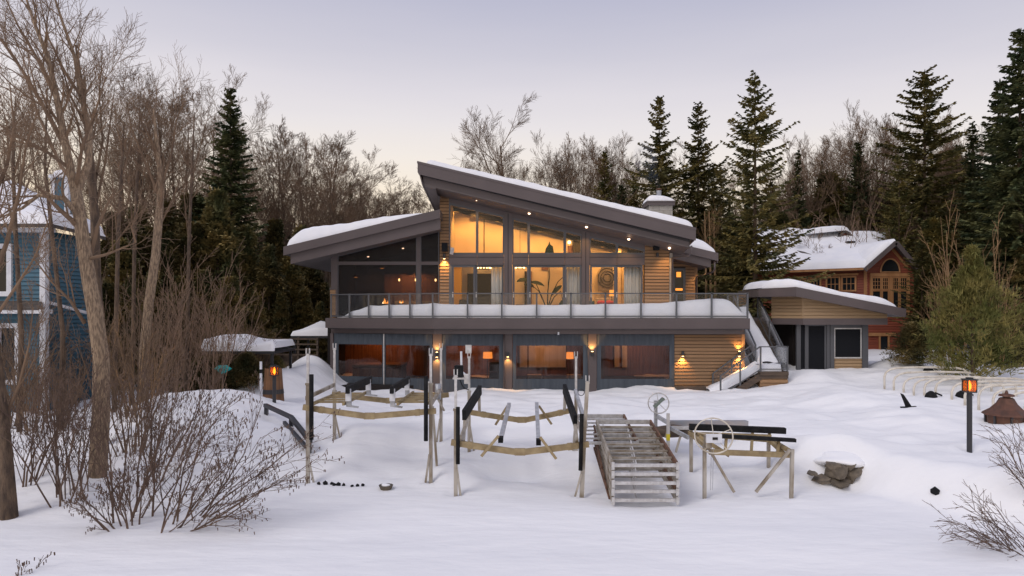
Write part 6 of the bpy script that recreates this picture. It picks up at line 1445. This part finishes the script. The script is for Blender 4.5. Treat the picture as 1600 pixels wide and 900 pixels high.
for i, (px, top) in enumerate(((1262,238),(1272,232),(1295,226),(1305,232),(1322,205),(1330,208),(1362,192),(1378,190),(1392,205),(1470,190),(1485,205),(1495,200),(1312,240),(1350,225),(1216,262),(1230,255),(1425,240),(1540,215),(1268,246),(1283,240),(1310,222),(1338,208),(1356,212),(1385,215),(1402,222),(1416,232),(1458,205),(1510,220),(1240,258),(1200,262))):
    plant(BB[i%5], px, rn.uniform(54,66), top, 'bare deciduous tree in the wood at the right', g5, H=14.2, fat=rn.uniform(.75,1.0))
for i in range(34):
    px = 500+1100*(i+.5)/34
    if px < 1270: plant(BB[i%5], px, rn.uniform(56,62), rn.uniform(300,340), 'low bare tree filling the wood behind the roofs', 'low bare trees filling the wood behind the roofs', H=14.2, fat=1.5); continue; plant(BB[i%5], px, rn.uniform(44,50), rn.uniform(330,395), 'bare sapling between the evergreens at the right', 'bare saplings at the right', H=14.2, fat=1.1)
# pale slim trunks behind the house corner
for px, lb in ((1102,'left of three slim pale trunks behind the house corner'),(1109,'middle of three slim pale trunks behind the house corner'),(1116,'right of three slim pale trunks behind the house corner')):
    x = PX(px,41); g = ground_z(x,41); h = PZ(330,41)-g; t = thing('slim_tree', lb, 'tree', (x,41,g), 'slim pale trunks behind the house corner')
    MB().tube([(x,41,g-.3),(x+.06,41,g+h*.5),(x-.03,41,g+h)],[.09,.07,.02],7).build('trunk',M['twig_warm'],t,smooth=True); cm = MB()
    for k in range(16): limb(cm, Vector((x,41,g+h*rn.uniform(.6,.98))), fan(Vector((0,0,1)), rn.uniform(.4,.8), rn), rn.uniform(.6,1.3), .015, 2, 3, rn, kids_=(3,3,3))
    cm.build('crown',M['twig_warm'],t)

for px, Y, top in ((345,27.5,556),(385,27.2,552),(432,28.5,556),(315,27,560)):
    plant(PN2, px, Y, top, 'low dark evergreen in front of the snowy gazebo', 'low evergreens in front of the gazebo', H=2.6, fat=1.3)
for i in range(16):
    px = 1240+360*(i+.5)/16; plant((QP,BB[i%5])[i%2], px, rn.uniform(47,52), rn.uniform(300,370), 'bare brown tree between the evergreens behind the cottage', 'bare trees between the evergreens behind the cottage', H=(3.6,14.2)[i%2], fat=.9)
# --- right: young pine with bare branches over it, dark low shrub
plant(PN, 1520, 27.8, 392, 'rounded olive young pine beside the hoops', None, H=5.2, fat=1.0, cat='tree', sink=.1)
plant(PN2, 1428, 31, 505, 'dark spreading evergreen shrub left of the young pine', None, H=2.6, fat=1.15)
plant(PN2, 1590, 33, 480, 'dark evergreen shrub at the right edge behind the pine', None, H=2.6, fat=1.0)
t_ = plant(QW, 1500, 31.5, 345, 'tan bare shrub rising behind the young pine', None, H=3.0, fat=.8)
plant(QW, 1555, 32.5, 390, 'tan bare shrub rising right of the young pine top', None, H=3.0, fat=.7)
plant(QW, 1468, 33.5, 420, 'tan bare shrub between the cottage and the young pine', None, H=3.0, fat=.7)
plant(C1, 1600, 35, 380, 'rust tinged cedar at the far right edge', None, H=9, fat=1.3)
plant(C2, 1572, 37, 400, 'dark cedar behind the young pine at right', None, H=9, fat=1.3)

# --- left brush
g7 = 'bare brush at the foot of the left trees'
rb = random.Random(77)
for i in range(28):
    px = 10+390*rb.random()**.95; Y = rb.uniform(18,29); x = PX(px,Y)
    h = rb.uniform(2.0,4.3)*(1.0 if px < 330 else .62)
    if px > 270 and Y < 25: continue
    plant(rb.choice((Q1,Q2,Q3,Q1,Q2,QW)), px, Y, None, 'thin bare brush growing among the left trees', g7, h=h, H=3.2, fat=rb.uniform(.8,1.1))
for px, Y, top in ((305,26,400),(350,27.5,440),(270,25,430),(330,25,470),(235,24,420),(380,29,500)): plant(QP, px, Y, top, 'grey brown bare bush fanning up before the dark cedars', 'bare bushes before the dark cedars', H=3.6, fat=.9)

# --- custom trees at left
def px_tree(label, Yb, path, widths, limbs, seed, mt, mc, kd=(6,6,6,4), mx=4, nside=16, rmin=.0045, up=.06, lenk=1.0, name='bare_tree'):
    rn = random.Random(seed); base = P(*path[0][:2], Yb); g = gz(base.x, Yb); t = thing(name, label, 'tree', (base.x, Yb, g)); tm, cm = MB(), MB()
    pts = [Vector((base.x,Yb,g-.3))]+[P(x, y, Yb+dy) for x, y, dy in path[1:]]; tm.tube(pts, [w/2 for w in widths], 10)
    def along(pts, rs, n, lmin, lmax, s0=.3, ang=(.35,.8)):
        tot = len(pts)-1
        for k in range(n):
            f = (s0+(1-s0)*(k+rn.random()*.9)/n)*tot; i = min(tot-1, int(f)); q = pts[i].lerp(pts[i+1], f-i); r = rs[i]+(rs[i+1]-rs[i])*(f-i)
            limb(cm, q, fan((pts[i+1]-pts[i]).normalized(), rn.uniform(*ang), rn), rn.uniform(lmin,lmax)*lenk, max(rmin, r*.5), 2, mx, rn, up, .10, kd, rmin=rmin)
    along(pts, [w/2 for w in widths], nside, 1.0, 2.2, .55)
    for l, w0, n in limbs:
        lp = [P(x, y, Yb+dy) for x, y, dy in l]; rs = [max(rmin, w0/2*(1-.8*i/(len(lp)-1))) for i in range(len(lp))]; (tm if w0 >= .16 else cm).tube(lp, rs, 8, False); along(lp, rs, n, .7, 1.9, .2)
    tm.build('trunk', mt, t, smooth=True); cm.build('crown', mc, t); return t
px_tree('big pale barked leaning tree in front of the blue house', 17.0, [(151,735,0),(158,640,0),(158,560,0),(147,480,0),(136,420,0),(126,350,0),(118,295,0)], [.44,.41,.38,.36,.33,.30,.26],
  [([(118,305,0),(104,235,-.1),(90,160,-.2),(75,90,-.2),(55,40,-.3),(38,-10,-.3)],.22,16), ([(120,300,0),(138,255,.2),(140,200,.3),(126,150,.4),(117,90,.4),(96,30,.5),(80,-20,.5)],.20,16),
   ([(104,235,0),(70,170,-.4),(35,110,-.6),(0,60,-.8),(-30,30,-1)],.12,14), ([(90,160,0),(60,95,.5),(28,40,.6),(5,-10,.8)],.10,12), ([(112,265,0),(70,235,-.5),(30,215,-.9),(-10,190,-1)],.10,14), ([(126,150,.2),(100,110,.3),(76,60,.5),(62,0,.6)],.08,12),
   ([(124,338,0),(100,310,-.3),(60,305,-.5),(35,325,-.6),(0,340,-.7)],.17,8), ([(137,405,0),(165,398,-.2),(190,388,-.3),(212,379,-.3)],.10,4), ([(212,379,-.3),(205,355,-.4),(215,330,-.4),(222,290,-.4)],.05,6), ([(132,505,0),(110,470,-.3),(80,440,-.5),(50,400,-.8)],.10,8),
   ([(119,290,0),(128,230,-.6),(150,170,-.8),(165,120,-.9)],.10,12), ([(116,285,0),(95,260,.8),(60,180,1.2),(40,120,1.4),(20,90,1.5)],.11,14)], 101, M['bark_pale'], M['twig'], nside=2)
px_tree('dark slim tree close behind the big pale tree', 19.0, [(160,640,0),(156,540,0),(150,430,0),(148,340,0),(143,270,0),(136,200,0),(128,140,0),(118,70,0)], [.30,.27,.25,.23,.20,.16,.12,.05],
  [([(148,330,0),(165,250,.2),(172,190,.3),(180,130,.4)],.08,10), ([(143,270,0),(120,190,-.4),(100,130,-.5)],.09,10), ([(146,300,0),(160,220,.6),(155,150,.8),(160,80,.9)],.08,10)], 102, M['bark'], M['twig'], nside=8)
px_tree('curved birch like tree with peeling pale bark left of the dark spruce', 23.0, [(222,600,0),(226,540,0),(233,470,0),(243,400,0),(248,340,0),(252,290,0),(246,230,0),(240,170,0)], [.34,.32,.30,.28,.25,.21,.13,.05],
  [([(252,290,0),(268,240,.2),(275,190,.3),(290,150,.3)],.10,12), ([(250,310,0),(225,250,-.3),(205,200,-.4),(198,160,-.4)],.10,12), ([(246,360,0),(270,310,.3),(285,270,.5)],.08,8)], 103, M['bark_pale'], M['twig'], nside=8)
px_tree('thick trunk cut by the left edge of the picture in the foreground', 14.6, [(14,812,0),(10,740,0),(5,660,0),(-6,560,0),(-15,450,0),(-20,330,0),(-25,200,0)], [.40,.30,.24,.20,.17,.13,.08],
  [([(5,660,0),(30,600,.2),(45,540,.3),(52,480,.4)],.08,6), ([(-15,450,0),(10,380,0),(30,300,.2),(40,230,.3),(60,170,.3)],.11,12), ([(-20,330,0),(10,260,.3),(22,200,.5),(15,130,.5)],.10,12), ([(-10,500,0),(30,440,-.3),(55,400,-.4),(80,330,-.5)],.07,8)], 104, M['bark'], M['twig'], nside=6, lenk=.8)
for i, (px, Yb, x2, t2, lb) in enumerate(((95,21,70,120,'slender bare tree rising before the blue house corner'),(205,24,215,150,'slender bare tree left of the birch like tree'),(178,22,190,190,'slender bare tree right of the big pale tree'),(290,26,300,175,'slender bare tree between the birch like tree and the spruce'),(30,20,20,150,'slender bare tree before the blue house window'))):
    g_ = 660; px_tree(lb, Yb, [(px,g_,0),(px+3,520,0),((px+x2)/2,380,0),(x2,260,0),(x2+4,t2,0)], [.16,.14,.12,.09,.03], [([((px+x2)/2,380,0),(x2-15,280,.2),(x2-30,200,.3)],.05,9), ([(x2,280,0),(x2+18,210,.2),(x2+30,160,.3)],.05,9)], 200+i, M['bark'], M['twig'], nside=6, lenk=.7)
# --- alder shrubs in the left foreground
def alder(px, py, Y, seed, H, n, lean, bias, label, base=.5, mx=3, kd=(6,6,5), r0=.019):
    x = PX(px, Y); g = gz(x, Y); o = brush(seed, H, n, lean, mx=mx, kd=kd, mc=M['twig_red'], rmin=.0045, r0=r0, base=base, bias=Vector(bias), name='alder_shrub', catkins=True, wob=.12, up=.012)
    c = copy_tree(o, (x, Y, g)); c['label'] = label; c['category'] = 'shrub'; return c
alder(200,790,14.8,301,3.2,14,.5,(.05,0,.0),'dense alder clump with many upright stems below the big pale tree',.75)
alder(290,785,14.7,302,3.1,12,.5,(.75,0,-.05),'alder shrub with long stems leaning right over the snow',.6)
alder(262,832,13.8,303,2.6,9,.35,(1.3,-.05,-.25),'low alder shrub lying out to the right at the snow edge',.35)
alder(200,815,13.9,304,1.7,9,.7,(-.5,-.1,-.35),'bent tangled alder stems at the left foreground',.35)
alder(110,760,15.6,305,3.0,18,.35,(.0,0,0),'alder clump between the edge trunk and the big pale tree',.7)
alder(40,740,16.5,306,3.2,16,.4,(0,0,0),'alder clump beside the thick edge trunk',.6)
alder(245,700,17.0,307,3.2,15,.36,(.3,0,0),'tall alder clump on the bank right of the big pale tree',.9)
alder(30,900,11.6,308,.5,4,.8,(.2,0,0),'tiny alder sprig in the bottom left corner',.2,r0=.007,kd=(3,3,2))
# --- shrub at lower right
def rshrub(px, Y, seed, H, n, bias, label, base=.3, mc=None, kd=(5,5,3)):
    x = PX(px, Y); o = brush(seed, H, n, .4, mx=3, kd=kd, mc=mc or M['twig_red'], rmin=.005, r0=.012, base=base, bias=Vector(bias), name='bare_shrub', wob=.07, up=-.03)
    c = copy_tree(o, (x, Y, gz(x, Y))); c['label'] = label; c['category'] = 'shrub'
rshrub(1610,12.6,401,1.7,16,(-1.0,0,-.1),'red brown shrub arching in from the lower right edge'); rshrub(1625,14.3,402,1.7,14,(-.6,0,.2),'red brown shrub higher on the right edge behind the arching one')
rshrub(1585,12.9,403,.55,7,(-.8,0,-.3),'short red brown sprig below the arching shrub')

# ---------------------------------------------------------------- labels that tell the members of a wood apart
WHERE = [(60,'at the left picture edge'),(125,'by the blue house corner'),(175,'behind the big pale tree'),(235,'left of the birch like tree'),(290,'right of the birch like tree'),(340,'just left of the tall left spruce'),
 (385,'just right of the tall left spruce'),(425,'left of the wing roof tip'),(470,'above the wing roof tip'),(510,'above the lower wing roof snow'),(560,'above the middle of the wing roof'),(620,'above the upper wing roof'),(690,'beside the high roof tip'),
 (760,'behind the high roof tip'),(800,'left of the broad rounded tree'),(860,'beside the broad rounded tree'),(910,'above the middle of the main roof'),(960,'around the lone small spruce'),(1020,'left of the chimney'),(1070,'right of the chimney'),
 (1130,'above the right end of the main roof'),(1175,'left of the olive spruce'),(1220,'right of the olive spruce'),(1270,'above the left cottage roof'),(1315,'above the cottage ridge'),(1360,'around the narrow dark spruce'),(1400,'behind the cottage gable'),
 (1440,'left of the tiered spruce trunk'),(1485,'right of the tiered spruce trunk'),(1530,'behind the young pine'),(1570,'beside the right edge spruce'),(9999,'at the right picture edge')]
RANK = ['tallest','second tallest','third tallest','fourth tallest','fifth tallest','sixth tallest','seventh tallest','eighth tallest','ninth tallest','tenth tallest','lowest']
KINDW = {g3:'bare tree',g4:'bare tree',g5:'bare tree',g6:'bare tree',g1:'dark evergreen',g2:'dark cedar',g7:'bare brush clump','evergreens low in the wood behind the left roof':'low evergreen','low bare trees filling the wood behind the roofs':'low bare tree',
 'bare saplings at the right':'bare sapling','bare trees between the evergreens behind the cottage':'thin brown tree','bare bushes before the dark cedars':'pale bare bush','low evergreens in front of the gazebo':'low dark shrub','bare trees in the gap between the two roofs':'small far bare tree'}
from collections import defaultdict
bins = defaultdict(list)
for o in COL.objects:
    g = o.get('group')
    if o.parent is None and g in KINDW:
        px = 800+o.location.x/o.location.y*F
        for lim, w in WHERE:
            if px < lim: break
        bins[(KINDW[g], w)].append((-o.scale[2]/o.location.y, o))
for (k, w), L in bins.items():
    L.sort(key=lambda t: t[0])
    for i, (_, o) in enumerate(L):
        if len(L) == 1: o['label'] = 'the %s %s' % (k, w)
        elif len(L) == 2: o['label'] = '%s of two %ss %s' % (('taller','lower')[i], k, w)
        else: o['label'] = '%s %s of those %s' % (RANK[min(i,10)], k, w)
